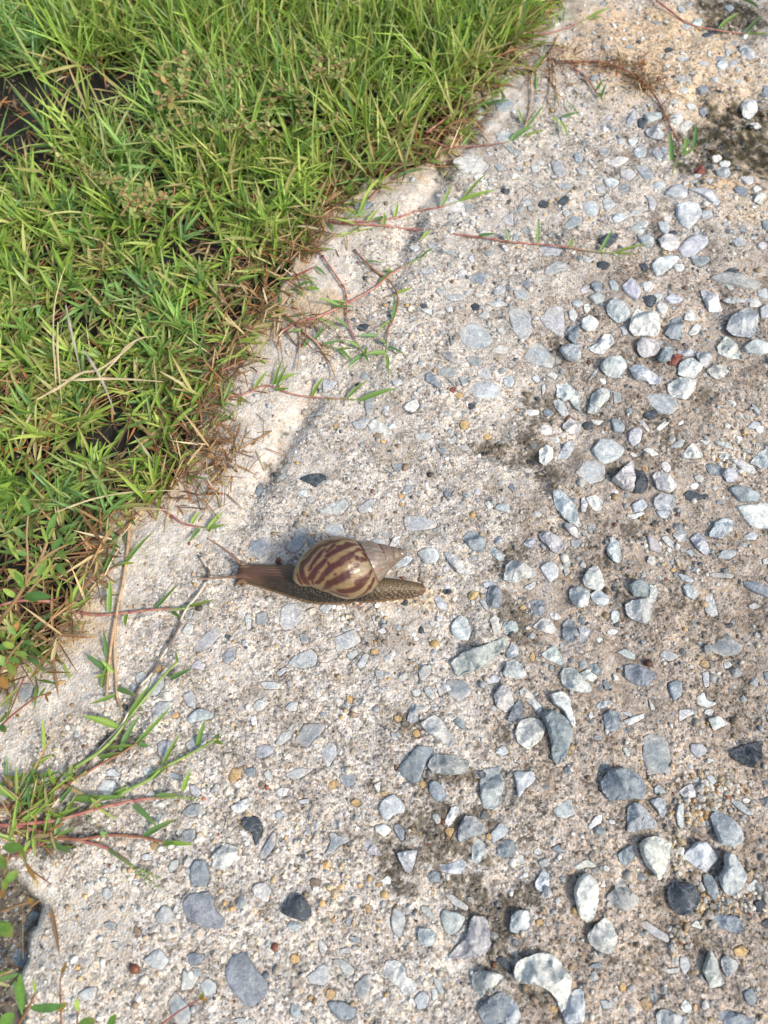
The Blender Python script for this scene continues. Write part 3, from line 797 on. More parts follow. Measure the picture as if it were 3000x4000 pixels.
L0 510,810 640,750 680,830 640,870 520,905
M0 275,790 330,785 340,840 300,860
L0 580,920 650,885 660,920 620,955 590,940
L0 650,990 700,915 740,915 700,1010 670,1015
L0 200,990 240,930 350,885 400,920 390,1000 300,1015
L0 130,1040 190,1000 210,1020 150,1070
W0 745,680 770,660 795,730 780,745
W0 780,770 830,750 845,780 810,790
B0 e 835,838,20,18,0
O0 e 770,905,28,22,0
L0 770,1020 820,1030 830,1080 780,1085
L0 765,1150 790,1130 820,1160 790,1170
L0 20,1100 120,1100 180,1110 150,1150 50,1145
W1 1050,1040 1080,995 1130,990 1135,1040 1090,1095 1060,1090
M0 1235,1090 1330,1085 1400,1150 1370,1200 1310,1240 1240,1170
L0 1080,1140 1120,1125 1160,1190 1150,1225 1095,1180
L0 1160,1110 1225,1170 1190,1200
G3 1255,970 1350,900 1450,880 1610,805 1625,860 1540,950 1420,1030 1300,1070 |long pale grey bar-like stone lying diagonally below the snail's tail
L1 1490,1090 1540,1050 1590,1070 1570,1100 1510,1115
W3 1540,1180 1600,1105 1650,1150 1680,1270 1620,1300 1560,1260 |chunky white stone a little below the right end of the long bar-like stone
W1 e 1040,1170,32,25,0
L3 975,1350 1010,1240 1035,1230 1055,1350 1010,1370 |upright tapering pale blue stone, upper left of the white stone with black streaks
W3 1070,1370 1150,1310 1200,1340 1240,1410 1295,1490 1250,1535 1180,1480 1100,1420 |elongated white stone with black streaks, lying diagonally above the large rough slate stones
O1 e 1040,1438,28,28,0
O1 e 920,1340,28,22,0
W1 e 1160,1275,28,16,0
M1 1280,1350 1310,1330 1360,1370 1350,1420 1290,1380
M0 870,1430 930,1430 930,1460 880,1465
M0 245,1480 310,1370 440,1370 440,1410 340,1520 280,1520
L0 125,1500 160,1430 225,1415 230,1460 160,1515
L0 185,1270 230,1225 275,1230 260,1290 210,1290
W0 0,1225 50,1210 85,1230 40,1290 0,1295 -20,1260
M0 0,1520 60,1510 130,1520 100,1570 40,1600 0,1590
L0 420,1540 480,1480 520,1510 525,1570 470,1659 430,1620
O1 585,1190 625,1190 625,1240 590,1240
M1 e 435,1310,25,18,0
M1 915,1659 1000,1570 1040,1510 1145,1515 1140,1580 1090,1659 1060,1740 1010,1770 960,1720
G3 1110,1640 1150,1570 1280,1580 1385,1620 1370,1690 1280,1710 1150,1700 |rough grey-green slab of stone, right one of the two big stones above the black mould
L1 1545,1560 1600,1510 1640,1560 1610,1580
M1 1615,910 1650,880 1690,920 1670,950 1620,940
T11
M0 1365,130 1440,105 1510,110 1510,150 1450,180 1390,165
D0 1390,320 1420,305 1450,320 1445,350 1410,360
L0 1160,230 1210,190 1230,240 1200,270
L0 1210,260 1340,250 1340,290 1260,300
L0 1530,240 1570,190 1620,200 1610,250 1550,260
L0 1480,300 1590,285 1640,320 1540,330
L0 1055,345 1140,350 1140,390 1090,370
L0 1435,390 1480,350 1515,375 1500,410
L0 1225,340 1270,330 1280,365 1240,370
L0 1310,490 1370,430 1450,430 1510,490 1545,550 1490,590 1400,595 1340,560
W0 1520,610 1570,570 1630,580 1640,620 1570,625
M0 1200,630 1240,620 1300,680 1290,705 1220,665
M0 1355,650 1410,640 1475,670 1460,700 1390,700
G0 1165,750 1220,720 1290,730 1300,780 1240,790 1180,770
M1 1100,780 1130,750 1160,800 1210,850 1190,870 1140,840 1100,815
L0 1435,740 1480,710 1530,770 1490,795 1440,780
L0 1365,870 1410,820 1500,800 1560,830 1600,900 1550,920 1420,910
M0 1310,790 1350,780 1380,830 1340,850
M0 1240,800 1290,800 1290,850
D0 1375,955 1420,940 1425,975 1385,990
L1 1600,790 1659,760 1680,800 1659,840 1610,830
O1 1285,900 1330,880 1345,905 1310,920
R1 e 1275,868,22,18,0
L0 430,790 470,790 530,810 490,860 430,870
D0 650,460 700,445 735,450 700,495 660,485
D0 640,830 670,820 670,845 645,845
L0 870,810 940,800 960,830 900,850
W0 810,1015 840,985 865,1025 840,1035
W1 945,975 1040,920 1060,970 1020,1010 970,1000
W0 1015,890 1040,870 1060,900 1040,915
M0 710,870 770,870 760,1020 720,1030 700,950
L1 620,1080 700,1045 740,1060 700,1120 640,1120
W1 720,1090 770,1050 850,1100 830,1150 740,1130
L0 1020,1160 1090,1145 1160,1165 1110,1195 1040,1190
L0 1310,1210 1370,1190 1385,1230 1350,1240
L0 1250,1190 1290,1130 1305,1160 1280,1205
M0 1170,1250 1230,1240 1260,1280 1200,1285
B1 e 785,1165,28,22,0
O1 e 1350,1090,35,30,0
O1 e 825,1200,20,15,0
O1 e 515,1098,15,22,0
O1 e 1500,1165,25,18,0
D0 280,1440 350,1410 430,1405 470,1440 430,1450 385,1495 340,1470
M1 0,1450 20,1440 35,1480 20,1530 0,1530 -20,1500
L0 260,1530 300,1505 360,1520 340,1560 280,1560
W1 e 352,1575,30,22,0
L0 140,1420 180,1395 200,1420 160,1440
L0 400,1640 480,1605 570,1555 605,1600 560,1669 440,1669
L0 660,1630 720,1580 780,1560 770,1600 700,1669 660,1650
M0 945,1520 980,1480 1030,1490 1020,1520 970,1545
M0 875,1350 940,1340 960,1380 900,1395
M0 1040,1310 1070,1295 1110,1300 1060,1325
L0 820,1365 880,1390 870,1400 830,1380
M1 1215,1530 1240,1510 1265,1540 1250,1580 1225,1570
W2 1405,1500 1440,1490 1460,1520 1440,1550 1405,1540
W2 1485,1600 1515,1580 1540,1620 1510,1645
L1 1535,1640 1580,1605 1640,1610 1640,1669
L0 1130,1630 1180,1625 1200,1669
M1 1630,1500 1659,1470 1670,1530
O1 e 940,1555,22,14,0
O1 e 945,1605,20,14,0
W1 e 765,385,18,12,0
L0 1300,110 1340,85 1370,100 1350,145 1310,140
L0 1060,90 1140,80 1150,105 1080,115
M0 1240,40 1270,35 1270,80 1240,70
L0 1370,20 1400,0 1420,40 1390,50
L0 1550,450 1620,480 1610,510 1570,490
M0 1250,510 1280,500 1260,545
T10
L1 1395,650 1450,630 1490,670 1480,720 1420,735
M0 1540,640 1659,640 1670,715 1560,715
L0 1545,860 1600,840 1659,860 1670,930 1570,920
W0 1270,1040 1340,980 1440,1000 1520,1070 1470,1120 1330,1110
M0 1540,1070 1590,1060 1630,1095 1570,1105
W0 e 1445,1150,38,30,0
W0 1200,1350 1260,1270 1350,1310 1360,1370 1260,1380
M0 1340,1330 1390,1305 1420,1340 1380,1370
L0 1590,1420 1659,1385 1670,1470 1610,1460
L0 990,1590 1040,1575 1070,1600 1030,1630
L0 1110,1590 1140,1560 1170,1600 1140,1630
M0 1600,950 1659,950 1659,1010
M1 630,1310 690,1280 755,1310 730,1345 640,1350
D2 990,760 1050,770 1070,800 1020,800
L0 1110,1010 1160,1005 1160,1040
M0 1490,1290 1530,1280 1525,1310
M0 1420,1500 1450,1490 1455,1515
L0 1220,1640 1270,1620 1310,1669
T02
M0 100,1160 130,1110 190,1105 215,1150 180,1210 120,1235
L0 1250,890 1330,790 1410,750 1440,790 1360,880 1290,910
M0 1440,940 1480,885 1530,890 1520,950 1480,990 1450,970
L1 1235,1010 1280,960 1335,990 1320,1030
L0 945,1190 990,1060 1060,1060 1070,1130 1010,1200
L1 1185,1190 1240,1155 1270,1200 1270,1280 1220,1260
L1 1220,1330 1300,1270 1395,1310 1380,1340 1230,1370
L0 985,1280 1040,1230 1130,1235 1110,1290 1000,1345
M0 1020,1500 1060,1480 1140,1490 1110,1570 1050,1600 1030,1560
M0 1190,1510 1280,1440 1350,1440 1330,1520 1230,1560
W1 1180,780 1220,725 1260,740 1250,790 1200,800
M0 1195,650 1260,630 1240,690 1200,700
L0 1585,680 1610,650 1630,700 1630,760 1600,770
O1 1110,1320 1160,1300 1165,1335 1120,1340
W1 1620,1330 1659,1315 1670,1400 1630,1380
D1 e 1480,810,20,15,0
O1 e 1030,1020,25,22,0
O0 e 400,1110,25,20,0
D1 e 815,1265,25,15,0
M1 835,1150 870,1110 900,1140 880,1170
W1 e 710,1310,15,18,0
L0 880,1060 930,1030 960,1060 940,1100 890,1120
W1 e 955,895,22,20,0
T03
L0 625,130 680,70 750,75 770,130 700,180 640,165
L0 690,20 730,0 790,40 760,60 700,50
L0 920,0 990,0 1000,40 940,50
M0 1080,40 1100,20 1180,50 1190,75 1120,70
W0 935,190 975,140 1010,160 1000,195
W0 1060,160 1110,140 1125,170
L1 1225,110 1260,105 1310,160 1290,185 1240,170
L0 1360,160 1400,100 1430,110 1420,145
O1 1480,60 1510,0 1560,10 1560,60 1500,105
M1 1575,0 1659,0 1659,50 1610,60
M0 1175,290 1240,230 1310,230 1310,300 1230,320
W3 1495,250 1550,215 1620,185 1620,240 1560,295 1510,285 |oblong bright white stone, above and right of the smooth white oval stone
W3 1370,630 1390,550 1470,485 1540,520 1535,600 1460,660 1390,655 |smooth white oval stone on pale concrete, right of the grass seed heads
M0 1150,460 1200,400 1270,390 1260,460 1200,490
D1 1550,360 1600,310 1659,310 1700,360 1700,420 1659,510 1640,430 1590,400
O1 970,490 1010,475 1045,510 1020,540 980,520
M1 1235,690 1250,600 1300,585 1340,610 1365,700 1350,760 1240,765
M1 1190,870 1230,815 1350,800 1390,840 1385,900 1460,980 1440,1035 1350,1040 1250,1000 1200,930
L1 1000,960 1060,880 1110,910 1130,980 1100,1010 1020,1000
M0 670,1010 700,990 760,1010 740,1045 690,1040
B1 860,1060 880,1020 920,1050 900,1095
W0 720,1130 760,1120 780,1160 750,1170
L1 925,1240 1030,1160 1060,1190 1100,1250 1050,1310 980,1290
M1 1210,1210 1250,1195 1330,1215 1290,1270 1230,1285
W0 1165,1450 1180,1300 1220,1340 1290,1340 1240,1430
L0 1285,1400 1340,1360 1400,1400 1390,1470 1310,1480
M0 1075,1520 1130,1440 1170,1500 1240,1570 1220,1669 1140,1669 1100,1600
L0 500,1470 560,1420 630,1420 610,1500 540,1510
M1 60,1010 130,940 190,960 180,1040 100,1060
M1 0,1190 60,1190 105,1240 80,1340 20,1350 0,1300 -40,1250
W1 e 670,725,25,22,0
L0 665,780 700,765 730,820 690,860 660,830
L0 e 945,575,40,25,0
L0 e 880,745,25,20,0
W1 1090,660 1110,600 1160,590 1160,640 1110,680
M1 1450,1310 1510,1200 1590,1195 1659,1310 1745,1400 1720,1480 1659,1540 1590,1550 1500,1450
O1 e 500,1295,20,18,0
L0 1480,1640 1560,1620 1659,1640 1640,1680
"""
PAL = {'L': (0.395, 0.420, 0.435), 'W': (0.56, 0.56, 0.54), 'M': (0.205, 0.235, 0.262), 'D': (0.042, 0.054, 0.068),
       'G': (0.355, 0.362, 0.360), 'R': (0.20, 0.055, 0.035), 'O': (0.42, 0.28, 0.13), 'B': (0.20, 0.145, 0.10)}

def parse_stones():
    out = []; t = None
    for ln in STONES.strip().splitlines():
        ln = ln.strip()
        if not ln: continue
        if ln[0] == 'T' and len(ln) == 3: t = ln; continue
        lab = None
        if '|' in ln: ln, lab = ln.split('|'); lab = lab.strip()
        w = ln.split()
        tone, h = w[0][0], int(w[0][1])
        if w[1] == 'e':
            cx, cy, a, b, ang = [float(v) for v in w[2].split(',')]
            rr = random.Random(int(cx * 7 + cy)); P = []
            n = rr.choice((6, 7, 8, 9))
            for k in range(n):
                th = 2 * math.pi * (k + rr.uniform(-.28, .28)) / n; q = rr.uniform(0.82, 1.12)
                u, v = a * math.cos(th) * q, b * math.sin(th) * q; ca, sa = math.cos(math.radians(ang)), math.sin(math.radians(ang))
                P.append((cx + u * ca - v * sa, cy + u * sa + v * ca))
        else:
            P = [tuple(float(v) for v in q.split(',')) for q in w[1:]]
        W = np.array([att(t, x, y, 0.0015 if h >= 2 else 0.0)[:2] for x, y in P])
        out.append(dict(tone=tone, h=h, P=W, label=lab))
    return out

def refine(P, n, rs, jit):
    """round the corners a little, resample to n points, roughen"""
    Q = []
    m = len(P)
    for i in range(m):
        a, b, c = P[i - 1], P[i], P[(i + 1) % m]
        Q.append(b + (a - b) * 0.07); Q.append(b + (c - b) * 0.07)
    Q = np.array(Q); R = np.vstack([Q, Q[:1]])
    seg = np.linalg.norm(np.diff(R, axis=0), axis=1); s = np.concatenate([[0], np.cumsum(seg)])
    u = np.linspace(0, s[-1], n, endpoint=False)
    X = np.stack([np.interp(u, s, R[:, 0]), np.interp(u, s, R[:, 1])], 1)
    c = X.mean(0); r = np.linalg.norm(X - c, axis=1, keepdims=True)
    j = rs.normal(0, jit, n); j = 0.5 * j + 0.25 * np.roll(j, 1) + 0.25 * np.roll(j, -1)
    return c + (X - c) * (1 + j[:, None]), c

def stone_mesh(P, kind, seed):
    """a crushed stone: steep broken sides and a top of a few flat facets"""
    rs = np.random.default_rng(seed)
    A = 0.5 * abs(np.dot(P[:, 0], np.roll(P[:, 1], -1)) - np.dot(P[:, 1], np.roll(P[:, 0], -1)))
    R = math.sqrt(A / math.pi)
    n = int(np.clip(13 + R * 1500, 14, 26))
    X, c = refine(P, n, rs, 0.055 if kind < 2 else 0.03)
    X = X - c
    if np.dot(X[:, 0], np.roll(X[:, 1], -1)) - np.dot(X[:, 1], np.roll(X[:, 0], -1)) < 0: X = X[::-1].copy()
    hgt = {0: 0.0006, 1: min(0.32 * R, 0.0022), 2: 0.62 * R, 3: 0.84 * R}[kind] * rs.uniform(0.85, 1.2)
    npl = 4 if kind < 2 else int(rs.integers(4, 7))
    ph = rs.uniform(0, 2 * math.pi) + np.arange(npl) * 2 * math.pi / npl + rs.normal(0, 0.35, npl)
    sl = rs.uniform(0.03, 0.15, npl) if kind == 0 else (rs.uniform(0.05, 0.4, npl) if kind == 1 else rs.uniform(0.1, 1.3, npl))
    of = rs.uniform(0.85, 1.15, npl) if kind < 2 else rs.uniform(0.75, 1.3, npl)
    def top(Y):
        H = hgt * of[None] - sl[None] * (Y[:, :1] * np.cos(ph)[None] + Y[:, 1:] * np.sin(ph)[None]) * (1.0 if kind >= 2 else 0.5)
        return np.minimum(H.min(1), hgt * 1.25)
    if kind < 2: fr = [(1.04, -0.0022, 0), (1.0, .25, 1), (0.93, .9, 1)]
    else: fr = [(0.80, -0.0025 if kind == 2 else -0.0010, 0), (0.98, .15, 1), (1.0, .40, 1), (0.90, .92, 1)]
    V = []
    for k, (f, lim, m) in enumerate(fr):
        Y = X * f * (1 + rs.normal(0, 0.014, (n, 1)) * (k > 0))
        if m: Z = np.maximum(np.minimum(top(Y), hgt * lim * (1 + rs.normal(0, 0.10, n))), hgt * min(lim, .3) * .6)
        else: Z = np.full(n, lim)
        V.append(np.column_stack([Y, Z]))
    last = V[-1]
    sp = max(R * 0.42, 0.0006); pts = []
    b0, b1 = last[:, :2].min(0), last[:, :2].max(0)
    for gx_ in np.arange(b0[0], b1[0], sp):
        for gy_ in np.arange(b0[1], b1[1], sp):
            q = np.array([gx_, gy_]) + rs.uniform(0, sp, 2)
            if in_poly(np.array([q[0]]), np.array([q[1]]), last[:, :2] * 0.86)[0]: pts.append(q)
    if not pts: pts = [np.zeros(2)]
    pts = np.array(pts)
    co, _, fc, ov, *_r = delaunay_2d_cdt([Vector(p) for p in np.vstack([last[:, :2], pts])], [], [list(range(n))], 1, 1e-7)
    co = np.array([tuple(p) for p in co])
    Zi = top(co) + rs.normal(0, 0.05 if kind >= 2 else 0.12, len(co)) * hgt * (0.8 if kind else .5)
    idx = {}
    base = (len(fr) - 1) * n; ex = []
    mp = np.zeros(len(co), int); nxt = len(fr) * n
    for k in range(len(co)):
        o_ = [q for q in ov[k] if q < n]
        if o_: mp[k] = base + o_[0]
        else: mp[k] = nxt; nxt += 1; ex.append((co[k, 0], co[k, 1], max(Zi[k], 0.0001)))
    V = np.vstack(V + ([np.array(ex)] if ex else []))
    F = []; i = np.arange(n); j = (i + 1) % n
    for k in range(len(fr) - 1):
        a, b = k * n, (k + 1) * n
        F.append(np.column_stack([a + i, a + j, b + j])); F.append(np.column_stack([a + i, b + j, b + i]))
    T = []
    for f in fc:
        if len(f) != 3: continue
        t = [mp[q] for q in f]
        p = V[t]; ar = (p[1][0] - p[0][0]) * (p[2][1] - p[0][1]) - (p[2][0] - p[0][0]) * (p[1][1] - p[0][1])
        if len(set(t)) == 3: T.append(t if ar > 0 else t[::-1])
    F.append(np.array(T))
    if kind == 3:
        V = np.vstack([V, [[0, 0, -0.0008]]]); F.append(np.column_stack([j, i, np.full(n, len(V) - 1)]))
    F = np.vstack(F)
    for lev in range(0 if seed >= 70000 or R < 0.0014 else (2 if kind >= 2 and R > 0.0027 else 1)):
        e = np.sort(np.vstack([F[:, [0, 1]], F[:, [1, 2]], F[:, [2, 0]]]), 1)
        ue, inv = np.unique(e, axis=0, return_inverse=True); inv = np.ravel(inv)
        mid = (V[ue[:, 0]] + V[ue[:, 1]]) / 2
        am = (0.022 if lev == 0 else 0.010) * R * (1.0 if kind >= 2 else 0.35)
        mid = mid + rs.normal(0, 1, mid.shape) * am * np.array([0.7, 0.7, 1.0])
        m = len(F); a, b, c_ = inv[:m] + len(V), inv[m:2 * m] + len(V), inv[2 * m:] + len(V)
        V = np.vstack([V, mid])
        F = np.vstack([np.column_stack([F[:, 0], a, c_]), np.column_stack([a, F[:, 1], b]), np.column_stack([c_, b, F[:, 2]]), np.column_stack([a, b, c_])])
    return V, F, c, R, A

STN = parse_stones()
for k, s in enumerate(STN):
    s['V'], s['F'], s['c'], s['R'], s['A'] = stone_mesh(s['P'], s['h'], 1000 + k)
    s['z'] = H1(*s['c'])

# ------------------------------------------------------------ the concrete
def grow(a, b, d0, lim, g=1.16):
    core = [a]
    x = a
    while x < b: x += d0(x) if callable(d0) else d0; core.append(x)
    lo = []; x = a; d = d0(a) if callable(d0) else d0
    while x > -lim: d *= g; x -= d; lo.append(x)
    hi = []; x = core[-1]; d = d0(core[-1]) if callable(d0) else d0
    while x < lim: d *= g; x += d; hi.append(x)
    return np.array(lo[::-1] + core + hi)

gx = grow(-0.30, 0.34, 0.00088, 7.0)
gy = grow(-0.11, 0.66, lambda y: 0.00072 + 0.0011 * max(0.0, y), 7.0)
GX, GY = np.meshgrid(gx, gy)
sh = GX.shape
X = GX.ravel(); Y = GY.ravel()
SD = sdist(X, Y)
Z = Hs(X, Y, SD)
near = (X > -0.36) & (X < 0.42) & (Y > -0.17) & (Y < 0.75)
cd, cr = cells(X, Y, 0.0019, 0)
cd2, cr2 = cells(X, Y, 0.0034, 3)
GR = np.clip(0.92 - 0.62 * sstep(0.062, 0.035, SD + 0.012 * fbm(X, Y, 0.02, 2, 3)) - 0.45 * sstep(0.15, 0.7, fbm(X, Y, 0.022, 6, 3)) + 0.5 * sstep(0.07, 0.02, Y), 0.3, 1)
Z = Z + near * GR * (0.00055 * (cr - 0.4) * np.clip(1 - cd * 1.3, 0, 1) * 2.2 + 0.0008 * (cr2 > 0.6) * np.clip(0.8 - cd2, 0, 1) + 0.00035 * vn(X, Y, 0.0035, 2) - 0.0007 * (cr2 < 0.10) * np.clip(0.7 - cd2, 0, 1))
# seat every stone: the mortar drops away under it
for s in STN:
    P = s['P']; x0, y0 = P.min(0) - 0.002; x1, y1 = P.max(0) + 0.002
    i0, i1 = np.searchsorted(gx, [x0, x1]); j0, j1 = np.searchsorted(gy, [y0, y1])
    if i1 <= i0 or j1 <= j0: continue
    sub = (np.arange(j0, j1)[:, None] * sh[1] + np.arange(i0, i1)[None]).ravel()
    xs, ys = X[sub], Y[sub]
    Q = s['c'] + (P - s['c']) * (0.97 if s['h'] < 2 else 0.86)
    ins = in_poly(xs, ys, Q)
    if s['h'] < 3:
        Z[sub[ins]] = np.minimum(Z[sub[ins]], s['z'] - 0.0012)
    else:
        Z[sub[ins]] = np.minimum(Z[sub[ins]], s['z'] - 0.0004)
    if s['h'] in (0, 1):      # mortar creeps up round the flush ones
        d = polyline_dist(xs, ys, [tuple(p) for p in np.vstack([P, P[:1]])])
        o = (~ins) & (d < 0.0015)
        Z[sub[o]] = Z[sub[o]] * 0.6 + (s['z'] + 0.0001) * 0.4

# colour of the mortar: zones, stains, mould, moss, and shade painted into the grooves
def blob(t, cx, cy, rx, ry):
    c = att(t, cx, cy)[:2]
    a = np.linalg.norm(att(t, cx + rx, cy)[:2] - c); b = np.linalg.norm(att(t, cx, cy + ry)[:2] - c)
    q = np.sqrt(((X - c[0]) / a) ** 2 + ((Y - c[1]) / b) ** 2)
    return q
nz = fbm(X, Y, 0.03, 1, 4); nf = fbm(X, Y, 0.009, 3, 4)
C = np.tile(np.array([0.455, 0.425, 0.395]), (len(X), 1))
def blend(col, w):
    global C
    w = np.clip(w, 0, 1)[:, None]
    C = C * (1 - w) + np.array(col) * w
blend((0.36, 0.33, 0.30), 0.6 * sstep(0.0, 0.7, nz))
blend((0.27, 0.235, 0.195), 0.55 * sstep(0.1, 0.9, nf))
blend((0.56, 0.53, 0.48), 0.5 * sstep(0.1, 0.9, -nf))
pA = atd(1150, 600)[:2]; pB = atd(1000, 2100)[:2]
nx_, ny_ = (pB[1] - pA[1]), -(pB[0] - pA[0]); ln = math.hypot(nx_, ny_)
dr = -((X - pA[0]) * nx_ + (Y - pA[1]) * ny_) / ln
blend((0.31, 0.262, 0.222), 0.75 * sstep(-0.01, 0.05, dr + 0.02 * nz) * sstep(0.42, 0.30, Y))
blend((0.20, 0.165, 0.135), 0.6 * sstep(0.15, 0.9, nf + 0.5 * nz) * sstep(-0.01, 0.05, dr) * sstep(0.6, 0.3, X))
blend((0.50, 0.43, 0.37), 0.5 * sstep(0.2, 0.9, -nz) * sstep(-0.01, 0.05, dr))
blend((0.54, 0.505, 0.46), 0.75 * sstep(0.07, 0.03, SD + 0.012 * nz) * sstep(0.5, 0.3, Y))
blend((0.47, 0.375, 0.27), 0.75 * sstep(0.022, 0.006, SD + 0.008 * nf) * sstep(0.03, 0.09, Y))
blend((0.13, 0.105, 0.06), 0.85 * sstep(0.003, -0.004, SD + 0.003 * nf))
blend((0.52, 0.39, 0.26), 0.85 * sstep(1.15, 0.6, blob('T20', 950, 330, 620, 330) + 0.3 * nz))
blend((0.52, 0.42, 0.31), 0.7 * sstep(1.15, 0.6, blob('T20', 1450, 560, 350, 800) + 0.3 * nz))
blend((0.50, 0.36, 0.22), 0.7 * sstep(1.2, 0.5, blob('T20', 1300, 1180, 200, 70) + 0.3 * nf))
blend((0.53, 0.40, 0.24), 0.6 * sstep(1.2, 0.3, blob('T12', 1080, 560, 220, 90) + 0.35 * nf))
blend((0.50, 0.39, 0.26), 0.7 * sstep(1.2, 0.3, blob('T02', 420, 800, 300, 180) + 0.35 * nf))
blend((0.50, 0.38, 0.24), 0.7 * sstep(1.2, 0.3, blob('T11', 420, 330, 330, 160) + 0.35 * nf))
MOULD_AND_SHADE = [('T13', 1150, 430, 330, 230, .9), ('T13', 960, 590, 220, 110, .9), ('T13', 1400, 850, 190, 150, .75), ('T13', 1580, 980, 130, 150, .9),
         ('T13', 1100, 120, 150, 90, .7), ('T13', 1580, 1290, 150, 110, .8), ('T13', 1000, 780, 110, 60, .6), ('T13', 830, 130, 110, 70, .5),
         ('T12', 950, 1340, 110, 60, .8), ('T12', 1260, 1700, 230, 90, .8), ('T12', 1000, 1400, 80, 80, .5), ('T12', 1600, 330, 90, 90, .6),
         ('T12', 1630, 640, 80, 110, .8), ('T12', 1560, 1420, 90, 80, .5), ('T21', 240, 960, 140, 130, .8), ('T21', 130, 1250, 150, 140, .75),
         ('T21', 250, 1400, 130, 90, .7), ('T21', 330, 560, 90, 90, .5), ('T21', 1230, 920, 110, 60, .6), ('T21', 780, 620, 110, 90, .45),
         ('T21', 700, 1370, 110, 60, .6), ('T22', 30, 240, 90, 110, .7), ('T22', 20, 720, 150, 130, .9), ('T22', 130, 830, 100, 50, .7),
         ('T22', 720, 600, 60, 90, .7), ('T22', 1110, 610, 110, 80, .55), ('T22', 1290, 830, 180, 130, .5), ('T22', 1330, 1180, 200, 110, .4),  # the first patch only darkens the mortar beside a stone
         ('T22', 800, 80, 200, 120, .4), ('T23', 120, 820, 100, 90, .6), ('T23', 1250, 1140, 150, 90, .55), ('T23', 880, 1220, 110, 90, .55),
         ('T23', 980, 860, 60, 90, .5), ('T23', 560, 1020, 80, 60, .4), ('T23', 200, 1500, 200, 120, .5), ('T23', 900, 200, 250, 200, .35),  # the first two only darken the mortar beside stones
         ('T11', 1550, 1230, 190, 80, .6), ('T11', 1000, 960, 190, 90, .35), ('T11', 170, 1200, 50, 150, .5), ('T11', 80, 1380, 60, 120, .45),  # the narrow patches here paint groove shade into the mortar
         ('T10', 1250, 1130, 90, 170, .4), ('T10', 1420, 830, 60, 160, .4), ('T10', 1480, 460, 130, 120, .6), ('T03', 520, 350, 200, 120, .5),  # the tall narrow ones are shade painted along a groove
         ('T03', 350, 530, 190, 120, .6), ('T02', 720, 1500, 180, 120, .5), ('T22', 1500, 1150, 200, 250, .35), ('T23', 700, 1250, 250, 150, .3),
         ('T21', 900, 1150, 300, 200, .3), ('T20', 950, 1490, 60, 120, .7), ('T23', 0, 300, 300, 300, .3), ('T22', 560, 300, 250, 250, .25)]
mm = np.zeros(len(X))
for t, cx, cy, rx, ry, st in MOULD_AND_SHADE:
    q = blob(t, cx, cy, rx, ry) + 0.42 * nf + 0.22 * nz
    mm = np.maximum(mm, st * sstep(1.35, 0.2, q))
fs = 0.7 * (cr - 0.5) + 0.30 * fbm(X, Y, 0.0026, 2, 3) + 0.30 * fbm(X, Y, 0.009, 7, 2)
blend((0.062, 0.055, 0.045), 0.85 * sstep(0.36, 0.80, mm * 1.15 + fs * 1.3) * sstep(0.02, 0.2, mm))
blend((0.20, 0.17, 0.13), 0.45 * sstep(0.1, 0.6, mm))
ms = np.zeros(len(X))
for t, cx, cy, rx, ry, st in [('T20', 1480, 880, 360, 270, 1), ('T20', 1400, 60, 280, 130, .9), ('T20', 1190, 1060, 130, 90, .9), ('T20', 1640, 1000, 120, 200, 1), ('T20', 820, 540, 120, 60, .5)]:
    ms = np.maximum(ms, st * sstep(1.15, 0.6, blob(t, cx, cy, rx, ry) + 0.35 * nf))
blend((0.036, 0.031, 0.018), np.clip(ms * 1.1, 0, 1) * np.clip(0.85 + 0.6 * fbm(X, Y, 0.004, 3, 3), 0.25, 0.98))
blend((0.10, 0.085, 0.03), ms * 0.5 * sstep(0.1, 0.7, fbm(X, Y, 0.006, 6, 3)))
C *= (1 + 0.10 * fbm(X, Y, 0.005, 5, 3))[:, None]

keep = SD > -0.020
I = np.arange(sh[0] * sh[1]).reshape(sh)
Fq = np.column_stack([I[:-1, :-1].ravel(), I[:-1, 1:].ravel(), I[1:, 1:].ravel(), I[1:, :-1].ravel()])
Fq = Fq[keep[Fq].all(1)]
used = np.zeros(len(X), bool); used[Fq.ravel()] = True
remap = np.cumsum(used) - 1
slab = mk('concrete_pavement', np.column_stack([X, Y, Z])[used], remap[Fq], M_CONC, col=np.column_stack([C, GR])[used], smooth=True)
tag(slab, 'weathered pale concrete pavement with crushed stone showing through', kind='structure')
VX, VY, VZ, VC = X, Y, Z, C     # kept for seating grains

def ground_z(x, y):
    i = np.clip(np.searchsorted(gx, x), 1, len(gx) - 1); j = np.clip(np.searchsorted(gy, y), 1, len(gy) - 1)
    return Z[j * sh[1] + i]

# ------------------------------------------------------------ the soil under the turf, out to the horizon
sx = grow(-0.42, 0.45, 0.006, 60.0, 1.25); sy = grow(-0.2, 0.85, 0.006, 60.0, 1.25)
SX, SY = np.meshgrid(sx, sy); a, b = SX.ravel(), SY.ravel()
ssd = sdist(a, b)
SZ = np.where(ssd < 0.002, SOIL_Z + 0.003 * fbm(a, b, 0.03, 2, 5) * (np.abs(a) < 1), -0.045)
Is = np.arange(SX.size).reshape(SX.shape)
Fs = np.column_stack([Is[:-1, :-1].ravel(), Is[:-1, 1:].ravel(), Is[1:, 1:].ravel(), Is[1:, :-1].ravel()])
far = sstep(0.5, 1.2, np.hypot(a, b - 0.3))[:, None]
cs = np.array([0.010, 0.009, 0.007]) * (1 + 0.5 * fbm(a, b, 0.02, 1, 3)[:, None] * (1 - far)) * (1 - far) + np.array([0.05, 0.085, 0.025]) * far
lw = sstep(-0.155, -0.165, a) if False else (sstep(0.06, 0.02, b) * (np.abs(a) < .4))[:, None]
